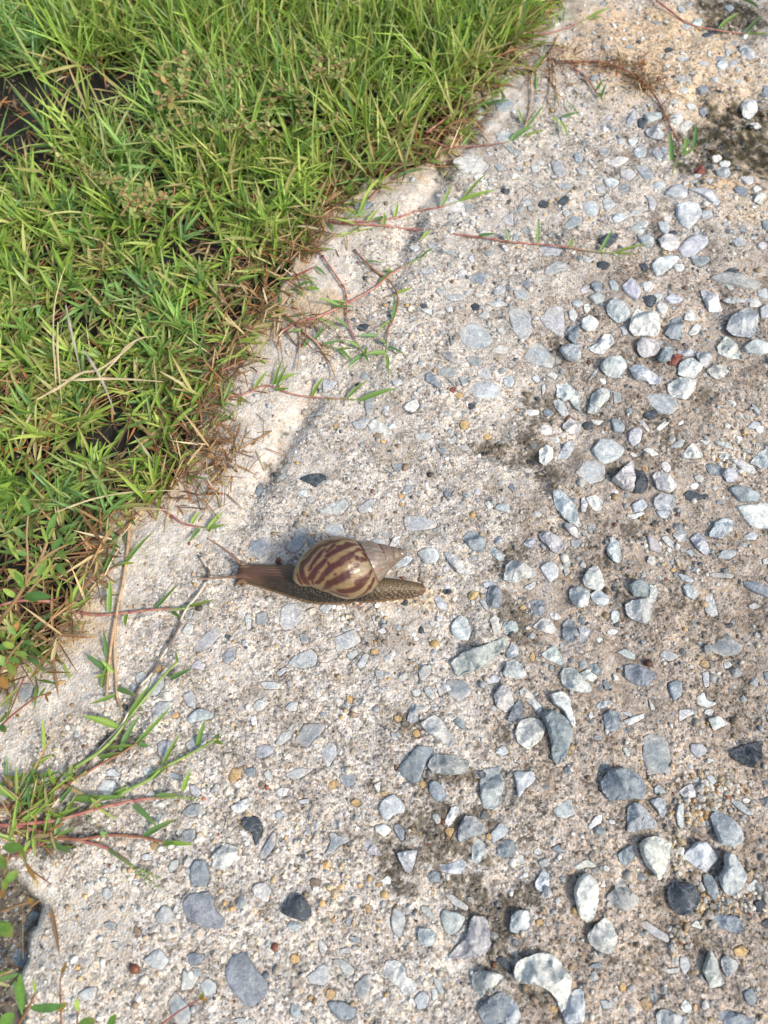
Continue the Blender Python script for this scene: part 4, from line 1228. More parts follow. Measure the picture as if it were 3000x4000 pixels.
cs = cs * (1 - lw) + np.array([0.11, 0.09, 0.07]) * lw * (1 + .4 * fbm(a, b, .006, 3, 3)[:, None])
ground = mk('ground', np.column_stack([a, b, SZ]), Fs, M_SOIL, col=np.clip(cs, 0.004, 1), smooth=True)
tag(ground, 'damp black soil beneath the turf', kind='structure')

# ------------------------------------------------------------ stones as objects
def stone_col(tone, n, rs, V):
    c = np.array(PAL[tone]) * rs.uniform(0.85, 1.13) * (1 + rs.normal(0, 0.02, 3))
    C_ = np.tile(c, (n, 1))
    if tone in 'LWMG' and rs.random() < 0.35:      # a vein or a paler half of the same stone
        th = rs.uniform(0, 6.28); d = V[:, 0] * math.cos(th) + V[:, 1] * math.sin(th) + rs.normal(0, 0.002)
        w = sstep(-0.0012, 0.0012, d)[:, None]
        C_ = C_ * (1 - w) + w * (C_ * (0.7 if tone == 'W' else 1.3) + 0.02)
    return np.clip(C_, 0.02, 0.78)

def Dpx_(x, y, z=0.0):
    yc = y * CT + (z - CAM_H) * ST; zc = -y * ST + (z - CAM_H) * CT
    return (x / -zc * FPX + 1500) / 1.8083, (-yc / -zc * FPX + 2000) / 1.8083
embedded = sorted([k for k, s in enumerate(STN) if s['h'] < 3], key=lambda k: -STN[k]['A'])
part_ids = set(embedded[:298])
mv, mf, mc, off = [], [], [], 0
for k, s in enumerate(STN):
    rs = np.random.default_rng(9000 + k)
    col = stone_col(s['tone'], len(s['V']), rs, s['V'])
    if s['h'] == 0 and s['tone'] in 'LMW':      # a film of cement left on the flush ones, thickest at the rim
        rd = np.hypot(s['V'][:, 0], s['V'][:, 1]) / s['R']
        fm = np.clip(0.12 + 0.55 * sstep(0.6, 1.05, rd + 0.35 * vn(s['V'][:, 0] + k, s['V'][:, 1], 0.003, 2)) + 0.3 * vn(s['V'][:, 0] + k, s['V'][:, 1], 0.005, 4), 0.05, .8)[:, None]
        col = col * (1 - fm) + np.array([0.43, 0.40, 0.365]) * fm
    if s['h'] == 3:
        zz = s['z'] + 0.0004
        o = mk('stone', s['V'], s['F'], M_STONE, smooth=True, col=col, loc=(s['c'][0], s['c'][1], zz))
        tag(o, s['label'], 'stone', 'loose stones lying on the pavement')
    elif k in part_ids:
        mk('stone', s['V'], s['F'], M_STONE, smooth=True, parent=slab, col=col, loc=(s['c'][0], s['c'][1], s['z'] + 0.0001))
    else:
        mv.append(s['V'] + [s['c'][0], s['c'][1], s['z'] + 0.0001]); mf.append(s['F'] + off); mc.append(col); off += len(s['V'])
rs = np.random.default_rng(8); made = 0
while made < 260:
    c0 = np.array([rs.uniform(-0.35, 0.65), rs.uniform(-0.30, 0.95)])
    u_, v_ = Dpx_(c0[0], c0[1])
    if -40 < u_ < 1700 and -40 < v_ < 2250 or float(sdist(c0[:1], c0[1:])[0]) < 0.03: continue
    th = np.sort(rs.uniform(0, 2 * math.pi, 8)); r_ = rs.uniform(.003, .008)
    V_, F_, c_, _r, _a = stone_mesh(c0 + np.column_stack([np.cos(th) * r_, np.sin(th) * r_ * rs.uniform(.6, 1)]), int(rs.choice([1, 2])), 70000 + made)
    col = stone_col('LLMWG'[rs.integers(5)], len(V_), rs, V_)
    mv.append(V_ + [c_[0], c_[1], H1(*c_)]); mf.append(F_ + off); mc.append(col); off += len(V_); made += 1
o = mk('gravel', np.vstack(mv), np.vstack(mf), M_STONE, parent=slab, col=np.vstack(mc), smooth=True); o['kind'] = 'stuff'

# ------------------------------------------------------------ pebbles and sand grains set in the mortar
ph_ = (1 + 5 ** 0.5) / 2
ICO_V = np.array([(-1, ph_, 0), (1, ph_, 0), (-1, -ph_, 0), (1, -ph_, 0), (0, -1, ph_), (0, 1, ph_), (0, -1, -ph_), (0, 1, -ph_), (ph_, 0, -1), (ph_, 0, 1), (-ph_, 0, -1), (-ph_, 0, 1)]) / math.hypot(1, ph_)
ICO_F = np.array([(0, 11, 5), (0, 5, 1), (0, 1, 7), (0, 7, 10), (0, 10, 11), (1, 5, 9), (5, 11, 4), (11, 10, 2), (10, 7, 6), (7, 1, 8), (3, 9, 4), (3, 4, 2), (3, 2, 6), (3, 6, 8), (3, 8, 9), (4, 9, 5), (2, 4, 11), (6, 2, 10), (8, 6, 7), (9, 8, 1)])
OCT_V = np.array([(1, 0, 0), (-1, 0, 0), (0, 1, 0), (0, -1, 0), (0, 0, 1), (0, 0, -1)], float)
OCT_F = np.array([(0, 2, 4), (2, 1, 4), (1, 3, 4), (3, 0, 4)])

def scatter(n, BV, BF, size, palette, probs, flat, rs, name, mat, pts=None, sink=0.3, smooth=False):
    if pts is None:
        q = rs.random((n * 2, 2))
        x = -0.30 + q[:, 0] * 0.66; y = -0.09 + q[:, 1] * 0.74
        vis = np.abs(x) < 0.20 + 0.30 * np.clip(y + 0.09, 0, 1)
        x, y = x[vis][:n], y[vis][:n]
    else:
        x, y = pts
    d = sdist(x, y); ok = (d > 0.001) & (rs.random(len(x)) < 0.15 + 0.85 * sstep(0.025, 0.06, d + 0.04 * sstep(0.06, 0.02, y) + 0.012 * fbm(x, y, 0.02, 2, 3)))
    for s in STN:
        P = s['P']; b0 = P.min(0); b1 = P.max(0)
        c = ok & (x > b0[0]) & (x < b1[0]) & (y > b0[1]) & (y < b1[1])
        idx = np.nonzero(c)[0]
        if len(idx): ok[idx[in_poly(x[idx], y[idx], P)]] = False
    x, y = x[ok], y[ok]; n = len(x)
    z = ground_z(x, y)
    r = size(rs, n)
    ax = rs.uniform(0.75, 1.3, (n, 3)) * r[:, None]; ax[:, 2] *= flat
    V = BV[None] * (1 + rs.normal(0, 0.17, (n, len(BV), 1)))
    V = V * ax[:, None, :]
    th = rs.uniform(0, 6.28, n); c, s_ = np.cos(th), np.sin(th)
    tl = rs.normal(0, 0.35, n); ct, st = np.cos(tl), np.sin(tl)
    Vy = V[..., 1] * ct[:, None] - V[..., 2] * st[:, None]; Vz = V[..., 1] * st[:, None] + V[..., 2] * ct[:, None]
    Vx = V[..., 0] * c[:, None] - Vy * s_[:, None]; Vy2 = V[..., 0] * s_[:, None] + Vy * c[:, None]
    W = np.stack([Vx + x[:, None], Vy2 + y[:, None], Vz + (z + (flat * (1 - sink) - flat * 0.4) * r)[:, None]], -1)
    F = (BF[None] + (np.arange(n) * len(BV))[:, None, None]).reshape(-1, 3)
    pal = np.array(palette); ci = rs.choice(len(pal), n, p=probs)
    col = pal[ci] * rs.uniform(0.75, 1.25, (n, 1))
    i = np.clip(np.searchsorted(gx, x), 1, len(gx) - 1); j = np.clip(np.searchsorted(gy, y), 1, len(gy) - 1)
    amb = VC[j * sh[1] + i].mean(1) / 0.43
    ground_tone = np.clip(amb * 1.05, 0.12, 1.1)          # grains carry the mould, moss and painted shade of the ground
    col = np.clip(col * ground_tone[:, None], 0.01, 0.75)
    o = mk(name, W.reshape(-1, 3), F, mat, parent=slab, col=np.repeat(col, len(BV), 0), smooth=smooth)
    o['kind'] = 'stuff'
    return o

PEBP = [(0.50, 0.45, 0.38), (0.36, 0.27, 0.16), (0.42, 0.28, 0.12), (0.22, 0.16, 0.11), (0.33, 0.35, 0.36), (0.16, 0.06, 0.035), (0.07, 0.06, 0.055), (0.62, 0.60, 0.55), (0.30, 0.27, 0.22)]
PP = [0.24, 0.14, 0.06, 0.06, 0.16, 0.02, 0.03, 0.15, 0.14]
rs = np.random.default_rng(3)
scatter(7000, ICO_V, ICO_F, lambda r, n: np.clip(r.lognormal(math.log(0.00092), 0.40, n), 0.0005, 0.0026), PEBP, PP, 0.75, rs, 'pebbles', M_PEB, sink=0.45, smooth=True)
cl = []
for t, cx, cy, w, hh, n in [('T23', 1300, 170, 200, 120, 190), ('T23', 1200, 300, 130, 60, 40), ('T23', 1090, 560, 60, 160, 70), ('T23', 1440, 830, 190, 110, 130), ('T23', 1250, 900, 90, 90, 50),
                            ('T23', 1090, 1090, 90, 60, 40), ('T21', 1370, 1340, 130, 90, 50), ('T21', 1500, 1200, 130, 200, 50), ('T22', 1000, 260, 120, 160, 40), ('T20', 1230, 960, 110, 70, 60),
                            ('T20', 1350, 160, 250, 60, 60), ('T12', 620, 610, 160, 60, 22), ('T13', 450, 700, 300, 400, 70), ('T03', 1450, 300, 250, 350, 70), ('T13', 1250, 420, 200, 200, 30)]:
    c0 = att(t, cx, cy)[:2]; k = np.linalg.norm(att(t, cx + 100, cy)[:2] - c0) / 100
    cl.append(np.column_stack([c0[0] + rs.normal(0, w * k * .55, n), c0[1] + rs.normal(0, hh * k * .6, n)]))
cl = np.vstack(cl)
scatter(0, ICO_V, ICO_F, lambda r, n: np.clip(r.lognormal(math.log(0.00115), 0.3, n), 0.0007, 0.0022), [(0.55, 0.50, 0.42), (0.46, 0.36, 0.22), (0.45, 0.28, 0.12), (0.60, 0.58, 0.54), (0.3, 0.1, 0.05)], [.36, .28, .1, .23, .03], 0.8, rs, 'small_pebbles', M_PEB, pts=(cl[:, 0], cl[:, 1]), sink=0.45)
CHIP = [(0.40, 0.42, 0.43), (0.25, 0.28, 0.30), (0.58, 0.57, 0.54), (0.06, 0.07, 0.085), (0.33, 0.29, 0.24)]
q = rs.random((9000, 2)); cx_ = -0.30 + q[:, 0] * 0.66; cy_ = -0.09 + q[:, 1] * 0.74
kk = (np.abs(cx_) < 0.20 + 0.30 * np.clip(cy_ + 0.09, 0, 1)) & (rs.random(9000) < np.clip(0.28 + 3.4 * cx_ + 0.6 * cy_ + 0.5 * vn(cx_, cy_, 0.05, 3), 0.07, 0.9))
scatter(0, ICO_V, ICO_F, lambda r, n: np.clip(r.lognormal(math.log(0.00125), 0.38, n), 0.0007, 0.0032), CHIP, [.36, .22, .25, .05, .12], 0.45, rs, 'gravel_chips', M_STONE, pts=(cx_[kk], cy_[kk]), sink=0.5)
scatter(62000, OCT_V, OCT_F, lambda r, n: np.clip(r.lognormal(math.log(0.00042), 0.35, n), 0.00025, 0.0010), PEBP + [(0.62, 0.55, 0.46)], [0.22, 0.09, 0.04, 0.07, 0.12, 0.01, 0.04, 0.14, 0.12, 0.15], 0.8, rs, 'sand_grains', M_SAND, sink=0.35)

# ------------------------------------------------------------ turf
def blades(base, az, el, Ln, Wd, droop, fold, roll, cb, ct, lv=(0, .3, .62, 1), wp=(.62, 1, .78)):
    """vectorised leaf blades: three folded levels and a tip"""
    n = len(base)
    d0 = np.stack([np.cos(az), np.sin(az)], 1)
    side0 = np.stack([-np.sin(az), np.cos(az), np.zeros(n)], 1)
    pos = base.copy(); V = []; prev = 0
    for k, t in enumerate(lv):
        tm = (t + prev) / 2
        e = el - droop * tm
        step = (Ln * (t - prev))[:, None]
        dirv = np.column_stack([d0 * np.cos(e)[:, None], np.sin(e)])
        pos = pos + dirv * step; prev = t
        e2 = el - droop * t
        nrm = np.column_stack([-d0 * np.sin(e2)[:, None], np.cos(e2)])
        side = side0 * np.cos(roll)[:, None] + nrm * np.sin(roll)[:, None]
        nn = nrm * np.cos(roll)[:, None] - side0 * np.sin(roll)[:, None]
        if k < 3:
            w = (Wd * wp[k] * .5)[:, None]
            V += [pos + side * w, pos - nn * w * fold[:, None], pos - side * w]
        else:
            V.append(pos)
    V = np.stack(V, 1)
    f = [(0, 3, 4), (0, 4, 1), (1, 4, 5), (1, 5, 2), (3, 6, 7), (3, 7, 4), (4, 7, 8), (4, 8, 5), (6, 9, 7), (7, 9, 8)]
    F = (np.array(f)[None] + (np.arange(n) * 10)[:, None, None]).reshape(-1, 3)
    tt = np.array([0, 0, 0, .3, .36, .3, .62, .66, .62, 1])
    mid = np.array([1, 1.12, 1] * 3 + [1])
    C_ = (cb[:, None] * (1 - tt)[None, :, None] + ct[:, None] * tt[None, :, None]) * mid[None, :, None]
    return V.reshape(-1, 3), F, C_.reshape(-1, 3)

def Dpx(x, y, z):
    """world -> big-photo coordinates (1659 wide), only to look up the measured density map"""
    yc = y * CT + (z - CAM_H) * ST; zc = -y * ST + (z - CAM_H) * CT
    return (x / -zc * FPX + 1500) / 1.8083, (-yc / -zc * FPX + 2000) / 1.8083

BARE = [(110, 240, 190, 62, .995), (20, 300, 90, 70, .98), (200, 210, 110, 36, .9), (640, 600, 70, 60, .5), (420, 930, 60, 70, .35), (820, 345, 130, 28, .7), (600, 690, 60, 40, .5), (330, 890, 40, 40, .15),
        (690, 210, 70, 40, .5), (450, 250, 60, 40, .5), (260, 290, 60, 30, .5), (340, 430, 70, 25, .45), (830, 210, 60, 60, .55), (930, 260, 60, 60, .5), (560, 420, 60, 30, .4), (160, 400, 60, 25, .4),
        (300, 130, 50, 40, .5), (520, 330, 50, 30, .4), (90, 160, 40, 30, .5)]
rs = np.random.default_rng(21)

def sow(n, rs, over=0.004, thin=True, power=1.0):
    q = rs.random((n * 4, 2))
    x = -0.42 + q[:, 0] * 0.75; y = -0.16 + q[:, 1] * 0.98
    d = sdist(x, y)
    dx, dy = Dpx(x, y, SOIL_Z)
    ok = (d < over + (0.020 * np.clip(fbm(x, y, 0.028, 4, 3), -0.5, 1.0) if thin else 0.010 * vn(x, y, 0.02, 3))) & (dx > -330) & (dx < 1500) & (dy > -330) & (dy < 2400) & (x > -0.42)
    if thin:
        p = np.ones(len(x))
        for cx, cy, rx, ry, st in BARE:
            qd = ((dx - cx) / rx / 1.3) ** 2 + ((dy - cy - 8) / ry / 1.45) ** 2
            p *= 1 - st * np.exp(-qd ** 2)
        p *= np.clip(0.50 + 1.1 * vn(x, y, 0.015, 2) + 0.35 * vn(x, y, 0.05, 4), 0.02, 1) ** power
        p *= np.clip(0.25 + np.clip(-d, 0, 1) / 0.030, 0.25, 1)
        p *= np.where(dy > 1480, 0.12, 1)
        ok &= rs.random(len(x)) < p
    q = rs.random((n // 2, 2)); xo = -1.1 + q[:, 0] * 1.75; yo = -0.25 + q[:, 1] * 1.75; do = sdist(xo, yo); ex, ey = Dpx(xo, yo, SOIL_Z)
    oo = (do < over) & ~((ex > -330) & (ex < 1500) & (ey > -330) & (ey < 2400) & (xo > -0.42)) & (rs.random(len(xo)) < .75)
    return np.concatenate([x[ok][:n], xo[oo]]), np.concatenate([y[ok][:n], yo[oo]]), np.concatenate([d[ok][:n], do[oo]])

GREENS = np.array([(0.230, 0.360, 0.068), (0.165, 0.285, 0.068), (0.285, 0.400, 0.085), (0.345, 0.420, 0.110), (0.140, 0.260, 0.095), (0.400, 0.395, 0.165)])
GP = [0.27, 0.16, 0.23, 0.15, 0.08, 0.11]
BROWN = np.array([(0.27, 0.165, 0.075), (0.18, 0.10, 0.05), (0.40, 0.30, 0.16), (0.12, 0.065, 0.04), (0.50, 0.42, 0.27), (0.30, 0.125, 0.05)])

# dead thatch lying under the green
x, y, d = sow(24000, rs, over=0.011, thin=False)
n = len(x)
keepm = rs.random(n) < np.clip(0.45 + 0.6 * vn(x, y, 0.02, 1) + 0.5 * (d > -0.03), 0.12, 1)
_dx, _dy = Dpx(x, y, SOIL_Z)
keepm &= ~((((_dx - 100) / 220) ** 2 + ((_dy - 250) / 85) ** 2 < 1) & (rs.random(n) < .8))
keepm &= (Dpx(x, y, 0)[1] < 1480) | (rs.random(n) < .05)
x, y, d = x[keepm], y[keepm], d[keepm]; n = len(x)
base = np.column_stack([x, y, np.maximum(SOIL_Z, np.where(d > -0.004, ground_z(x, y), -1)) + rs.uniform(0.0005, 0.008, n)])
cb = BROWN[rs.choice(6, n, p=[.3, .25, .15, .15, .07, .08])] * rs.uniform(.7, 1.2, (n, 1))
V1, F1, C1 = blades(base, rs.uniform(0, 6.283, n), rs.normal(0.15, 0.2, n), rs.uniform(0.008, 0.030, n), rs.uniform(0.0004, 0.0019, n), rs.normal(0.2, 0.4, n), rs.uniform(0, .8, n), rs.normal(0, .6, n), cb, cb * 1.1)
o = mk('dead_grass', V1, F1, M_DEAD, col=C1)
tag(o, 'brown and straw-coloured dead grass matted beneath the green blades', 'dead grass', kind='stuff')

# green shoots: a short stem with blades set alternately along it
x, y, d = sow(8800, rs)
n = len(x)
dx, dy = Dpx(x, y, 0)
top = sstep(620, 200, dy) * 0.85 + 0.12 * sstep(700, 1500, dx)
tuft = rs.uniform(0, 6.283, n)
az_s = tuft
lean = np.arctan2(y - 0.05, x + 0.02)
az_s = np.where(rs.random(n) < 0.45 * top + 0.12, lean + rs.normal(0, 0.5, n), az_s)
el_s = np.where(rs.random(n) < 0.35 + 0.5 * top, rs.normal(0.95, 0.25, n), rs.normal(0.35, 0.25, n))
sl = rs.uniform(0.004, 0.017, n) * (1 + 1.3 * top)
zb = np.maximum(SOIL_Z, np.where(d > -0.004, ground_z(x, y), -1)) + rs.uniform(0.0, 0.005, n)
B0 = np.column_stack([x, y, zb])
sdir = np.column_stack([np.cos(az_s) * np.cos(el_s), np.sin(az_s) * np.cos(el_s), np.sin(el_s)])
shcol = GREENS[rs.choice(6, n, p=GP)] * rs.uniform(0.65, 1.25, (n, 1))
blu = (sstep(0.2, 0.8, vn(x, y, 0.05, 5)) * sstep(650, 250, dx))[:, None]
shcol = shcol * (1 - 0.5 * blu) + np.array([0.16, 0.34, 0.15]) * 0.5 * blu
Vs, Fs_, Cs, off = [], [], [], 0
nb = rs.integers(3, 6, n)
for k in range(5):
    m = nb > k; mN = int(m.sum())
    f = (k + rs.uniform(0.3, 1.0, mN)) / 5
    base = B0[m] + sdir[m] * (sl[m] * f)[:, None]
    az = az_s[m] + (1 if k % 2 else -1) * rs.normal(0.65, 0.45, mN) + (rs.random(mN) < .15) * 3.1
    el = np.clip(el_s[m] * 0.75 + rs.normal(0.0, 0.25, mN), -0.12, 1.35)
    L_ = rs.uniform(0.011, 0.027, mN) * (1 + 0.95 * top[m] * rs.uniform(0.4, 1.3, mN))
    W_ = rs.uniform(0.0014, 0.0028, mN) * (1 - 0.15 * top[m])
    c0 = shcol[m] * rs.uniform(0.85, 1.15, (mN, 1))
    dry = rs.random(mN) < 0.03 + 0.10 * sstep(-0.03, 0.0, d[m])
    c0[dry] = np.array([0.40, 0.34, 0.17]); c1 = c0 * np.array([1.1, 1.08, 1.0])
    yt = rs.random(mN) < 0.12; c1[yt] = np.array([0.36, 0.30, 0.12])
    V_, F_, C_ = blades(base, az, el, L_, W_, rs.normal(0.25, 0.3, mN), rs.uniform(0.1, 0.9, mN), rs.normal(0, 0.45, mN), c0, c1)
    Vs.append(V_); Fs_.append(F_ + off); Cs.append(C_); off += len(V_)
# stragglers leaning out over the edge of the concrete
q = rs.random((60000, 2)); xe = -0.42 + q[:, 0] * 0.75; ye = -0.02 + q[:, 1] * 0.85; de = sdist(xe, ye); ex_, ey_ = Dpx(xe, ye, 0)
dens = np.clip(0.45 + 1.1 * fbm(xe, ye, 0.025, 1, 2), 0.0, 1) * np.exp(-np.clip(de, 0, 1) / 0.007)
oke = (de > -0.016) & (de < 0.02) & (ex_ > -100) & (ex_ < 1250) & (ey_ > -100) & (ey_ < 1480) & (rs.random(len(xe)) < dens * 0.55)
xe, ye, de = xe[oke], ye[oke], de[oke]; ne = len(xe)
nc = 42; cq = [att('T03', 60 + abs(a_) * 1.0, 330 + b_, 0.0)[:2] for a_, b_ in zip(rs.normal(0, 170, nc), rs.normal(0, 130, nc))]
xe = np.concatenate([xe, [q_[0] for q_ in cq]]); ye = np.concatenate([ye, [q_[1] for q_ in cq]]); de = sdist(xe, ye); ne = len(xe)
ge = np.column_stack([sdist(xe + .002, ye) - de, sdist(xe, ye + .002) - de]); aze = np.arctan2(ge[:, 1], ge[:, 0]) + rs.normal(0, 0.9, ne)
ele = rs.normal(0.18, 0.18, ne); sle = rs.uniform(0.006, 0.024, ne)
Be = np.column_stack([xe, ye, np.maximum(SOIL_Z + 0.004, ground_z(xe, ye)) + rs.uniform(0.0008, 0.004, ne)])
sde = np.column_stack([np.cos(aze) * np.cos(ele), np.sin(aze) * np.cos(ele), np.sin(ele)])
she = GREENS[rs.choice(6, ne, p=GP)] * rs.uniform(0.7, 1.15, (ne, 1))
for k in range(3):
    m = rs.random(ne) < (.8, .7, .45)[k]; mN = int(m.sum())
    c0 = she[m] * rs.uniform(.85, 1.15, (mN, 1)); dr_ = rs.random(mN) < .2; c0[dr_] = np.array([0.42, 0.33, 0.18])
    V_, F_, C_ = blades(Be[m] + sde[m] * (sle[m] * (k + rs.uniform(.4, 1, mN)) / 3)[:, None], aze[m] + (1 if k % 2 else -1) * rs.normal(.6, .4, mN), np.clip(ele[m] + rs.normal(.15, .25, mN), 0, 1.2), rs.uniform(.007, .020, mN), rs.uniform(.0010, .0023, mN), rs.normal(.2, .3, mN), rs.uniform(.1, .9, mN), rs.normal(0, .45, mN), c0, c0 * 1.08)
    Vs.append(V_); Fs_.append(F_ + off); Cs.append(C_); off += len(V_)
se_ = np.array([(0.30, 0.10, 0.09), (0.40, 0.28, 0.16), (0.22, 0.12, 0.07)])[rs.choice(3, ne)]
V_, F_, C_ = blades(Be, aze, ele, sle * 1.1, rs.uniform(.0007, .0014, ne), np.zeros(ne), np.ones(ne) * .9, rs.normal(0, 1, ne), se_, se_ * .9 + she * .1, wp=(1, 1, .9))
Vs.append(V_); Fs_.append(F_ + off); Cs.append(C_); off += len(V_)
# stems of the shoots as slim blades
W_ = rs.uniform(0.0009, 0.0014, n)
sc_ = np.where((rs.random(n) < .45)[:, None], np.array([0.24, 0.11, 0.085]), np.array([0.20, 0.27, 0.08])) * rs.uniform(.7, 1.1, (n, 1))
V_, F_, C_ = blades(B0, az_s, el_s, sl * 1.15, W_, np.zeros(n), np.ones(n) * .9, rs.normal(0, 1, n), sc_, shcol, wp=(1, 1, .9))
Vs.append(V_); Fs_.append(F_ + off); Cs.append(C_)
o = mk('grass', np.vstack(Vs), np.vstack(Fs_), M_GRASS, col=np.vstack(Cs))
tag(o, 'dense green turf of short flat-bladed grass spreading over the pavement edge', 'grass', kind='stuff')

# crumbs and grit on the bare soil
x, y, d = sow(12000, rs, over=-0.004, thin=False)
x = np.concatenate([x, atd(20, 2050)[0] + rs.normal(0, .02, 1300)]); y = np.concatenate([y, atd(20, 2050)[1] + rs.normal(0, .02, 1300)])
kd = sdist(x, y) < -0.003; x, y = x[kd], y[kd]; n = len(x)
r = np.clip(rs.lognormal(math.log(0.0008), .5, n), .0004, .003)
W = OCT_V[None] * (1 + rs.normal(0, .2, (n, 6, 1))) * (r[:, None] * rs.uniform(.7, 1.2, (n, 3)))[:, None, :] + np.column_stack([x, y, SOIL_Z + 0.003 * fbm(x, y, 0.03, 2, 5)])[:, None]
_a, _b = Dpx(x, y, SOIL_Z); lowl = (_b > 1500)[:, None]
cc_ = np.array([(0.030, 0.024, 0.018), (0.05, 0.04, 0.028), (0.09, 0.075, 0.055), (0.02, 0.018, 0.014), (0.2, 0.18, 0.15)])[rs.choice(5, n, p=[.35, .25, .15, .2, .05])]
cp_ = np.array([(0.22, 0.18, 0.14), (0.30, 0.26, 0.21), (0.12, 0.10, 0.08), (0.2, 0.22, 0.23)])[rs.choice(4, n)]
cc_ = np.where(lowl, cp_, cc_ * .75)
o = mk('soil_crumbs', W.reshape(-1, 3), (OCT_F[None] + (np.arange(n) * 6)[:, None, None]).reshape(-1, 3), M_PEB, parent=ground, col=np.repeat(cc_, 6, 0)); o['kind'] = 'stuff'
# wiry roots and dead threads hanging over the concrete edge
RT = [('T01', 1450, 1250, 150, 110, 260), ('T01', 1280, 1500, 170, 90, 170), ('T11', 330, 480, 150, 120, 150), ('T10', 850, 920, 230, 100, 420), ('T10', 250, 1500, 200, 130, 200), ('T20', 250, 430, 130, 150, 230),
      ('T20', 700, 450, 160, 40, 190), ('T20', 850, 540, 70, 50, 160), ('T20', 1000, 800, 40, 160, 70), ('T10', 1550, 380, 150, 90, 240), ('T01', 1300, 800, 200, 130, 260), ('T00', 0, 0, 1, 1, 1), ('T10', 1250, 640, 120, 60, 120),
      ('T02', 560, 320, 110, 110, 90), ('T03', 60, 380, 180, 90, 90)]
Vs, Fs_, Cs, off = [], [], [], 0
for t, cx, cy, w, hh, n in RT:
    n = int(n * .5) + 1; w *= 1.5; hh *= 1.5
    c0 = att(t, cx, cy)[:2]; k = np.linalg.norm(att(t, cx + 100, cy)[:2] - c0) / 100
    x = c0[0] + rs.normal(0, w * k * .6, n); y = c0[1] + rs.normal(0, hh * k * .6, n)
    base = np.column_stack([x, y, np.maximum(SOIL_Z, ground_z(x, y)) + rs.uniform(0.0003, 0.004, n)])
    cb = BROWN[rs.choice(6, n, p=[.28, .27, .12, .2, .05, .08])] * rs.uniform(.7, 1.2, (n, 1))
    V_, F_, C_ = blades(base, rs.uniform(0, 6.283, n), rs.normal(0.15, 0.2, n), rs.uniform(0.006, 0.022, n), rs.uniform(0.0003, 0.0011, n), rs.normal(0.4, 0.5, n), rs.uniform(0, .8, n), rs.normal(0, .6, n), cb, cb * 1.15, wp=(1, 1, .9))
    Vs.append(V_); Fs_.append(F_ + off); Cs.append(C_); off += len(V_)
o = mk('dead_roots', np.vstack(Vs), np.vstack(Fs_), M_DEAD, col=np.vstack(Cs))
tag(o, 'thin brown rootlets and withered threads tangled along the edge of the turf', 'roots', kind='stuff')

# ------------------------------------------------------------ stems, leaves
def catmull(P, k=6):
    P = np.asarray(P, float)
    if len(P) < 3: return np.array([P[0] + (P[-1] - P[0]) * t for t in np.linspace(0, 1, k + 1)])
    Q = np.vstack([2 * P[0] - P[1], P, 2 * P[-1] - P[-2]]); out = []
    for i in range(1, len(Q) - 2):
        for t in np.linspace(0, 1, k, endpoint=False):
            a, b, c, d = Q[i - 1], Q[i], Q[i + 1], Q[i + 2]
            out.append(0.5 * ((2 * b) + (-a + c) * t + (2 * a - 5 * b + 4 * c - d) * t * t + (-a + 3 * b - 3 * c + d) * t ** 3))
    out.append(Q[-2]); return np.array(out)

def tube(P, R, ns=7):
    P = np.asarray(P); n = len(P)
    T = np.gradient(P, axis=0); T /= np.linalg.norm(T, axis=1, keepdims=True) + 1e-12
    up = np.array([0, 0, 1.0]); S = np.cross(T, up)
    ln = np.linalg.norm(S, axis=1, keepdims=True); S = np.where(ln > 1e-3, S / (ln + 1e-12), np.array([1.0, 0, 0]))
    U = np.cross(S, T)
    a = np.linspace(0, 2 * math.pi, ns, endpoint=False)
    V = P[:, None] + (S[:, None] * np.cos(a)[None, :, None] + U[:, None] * np.sin(a)[None, :, None]) * np.asarray(R)[:, None, None]
    V = V.reshape(-1, 3); I_ = np.arange(n * ns).reshape(n, ns); J = np.roll(I_, -1, 1)
    F = np.column_stack([I_[:-1].ravel(), J[:-1].ravel(), J[1:].ravel(), I_[1:].ravel()])
    V = np.vstack([V, P[:1], P[-1:]])
    e0 = np.column_stack([J[0], I_[0], np.full(ns, n * ns)]); e1 = np.column_stack([I_[-1], J[-1], np.full(ns, n * ns + 1)])
    return V, [F, np.vstack([e0, e1])]

SC = {'pink': [(0.30, 0.085, 0.085), (0.42, 0.25, 0.17)], 'brown': [(0.22, 0.085, 0.055), (0.30, 0.15, 0.08)], 'straw': [(0.40, 0.26, 0.15), (0.46, 0.33, 0.2)],
      'green': [(0.17, 0.27, 0.06), (0.25, 0.33, 0.09)], 'dry': [(0.10, 0.075, 0.06), (0.52, 0.45, 0.36)]}

def stem(P, r, kind, parent, tipgreen=True, name='stem', rnd=random):
    Q = catmull(P, 9); n = len(Q)
    s = np.concatenate([[0], np.cumsum(np.linalg.norm(np.diff(Q, axis=0), axis=1))])
    node = 0.0085 + rnd.random() * 0.002
    ph = (s / node) % 1.0
    dn = np.minimum(ph, 1 - ph) * node
    R = r * (1 + 0.30 * np.exp(-(dn / 0.0007) ** 2)) * (1 - 0.35 * s / s[-1])
    V, F = tube(Q, R)
    a, b = [np.array(c) for c in SC[kind]]
    w = (ph ** 1.5)[:, None]
    if kind == 'dry': w = (np.sin(s / 0.004 + 2 * np.sin(s / 0.011)) > 0.1).astype(float)[:, None]
    c = a * (1 - w) + b * w
    c = c * (1 - 0.45 * np.exp(-(dn / 0.0004) ** 2))[:, None]
    if tipgreen and kind in ('pink', 'brown'):
        g = sstep(0.82, 1.0, s / s[-1])[:, None]; c = c * (1 - g) + np.array([0.16, 0.24, 0.06]) * g
    cc = np.vstack([np.repeat(c, 7, 0), c[:1], c[-1:]])
    return mk(name, V, F, M_STEM, parent=parent, col=cc, smooth=True)

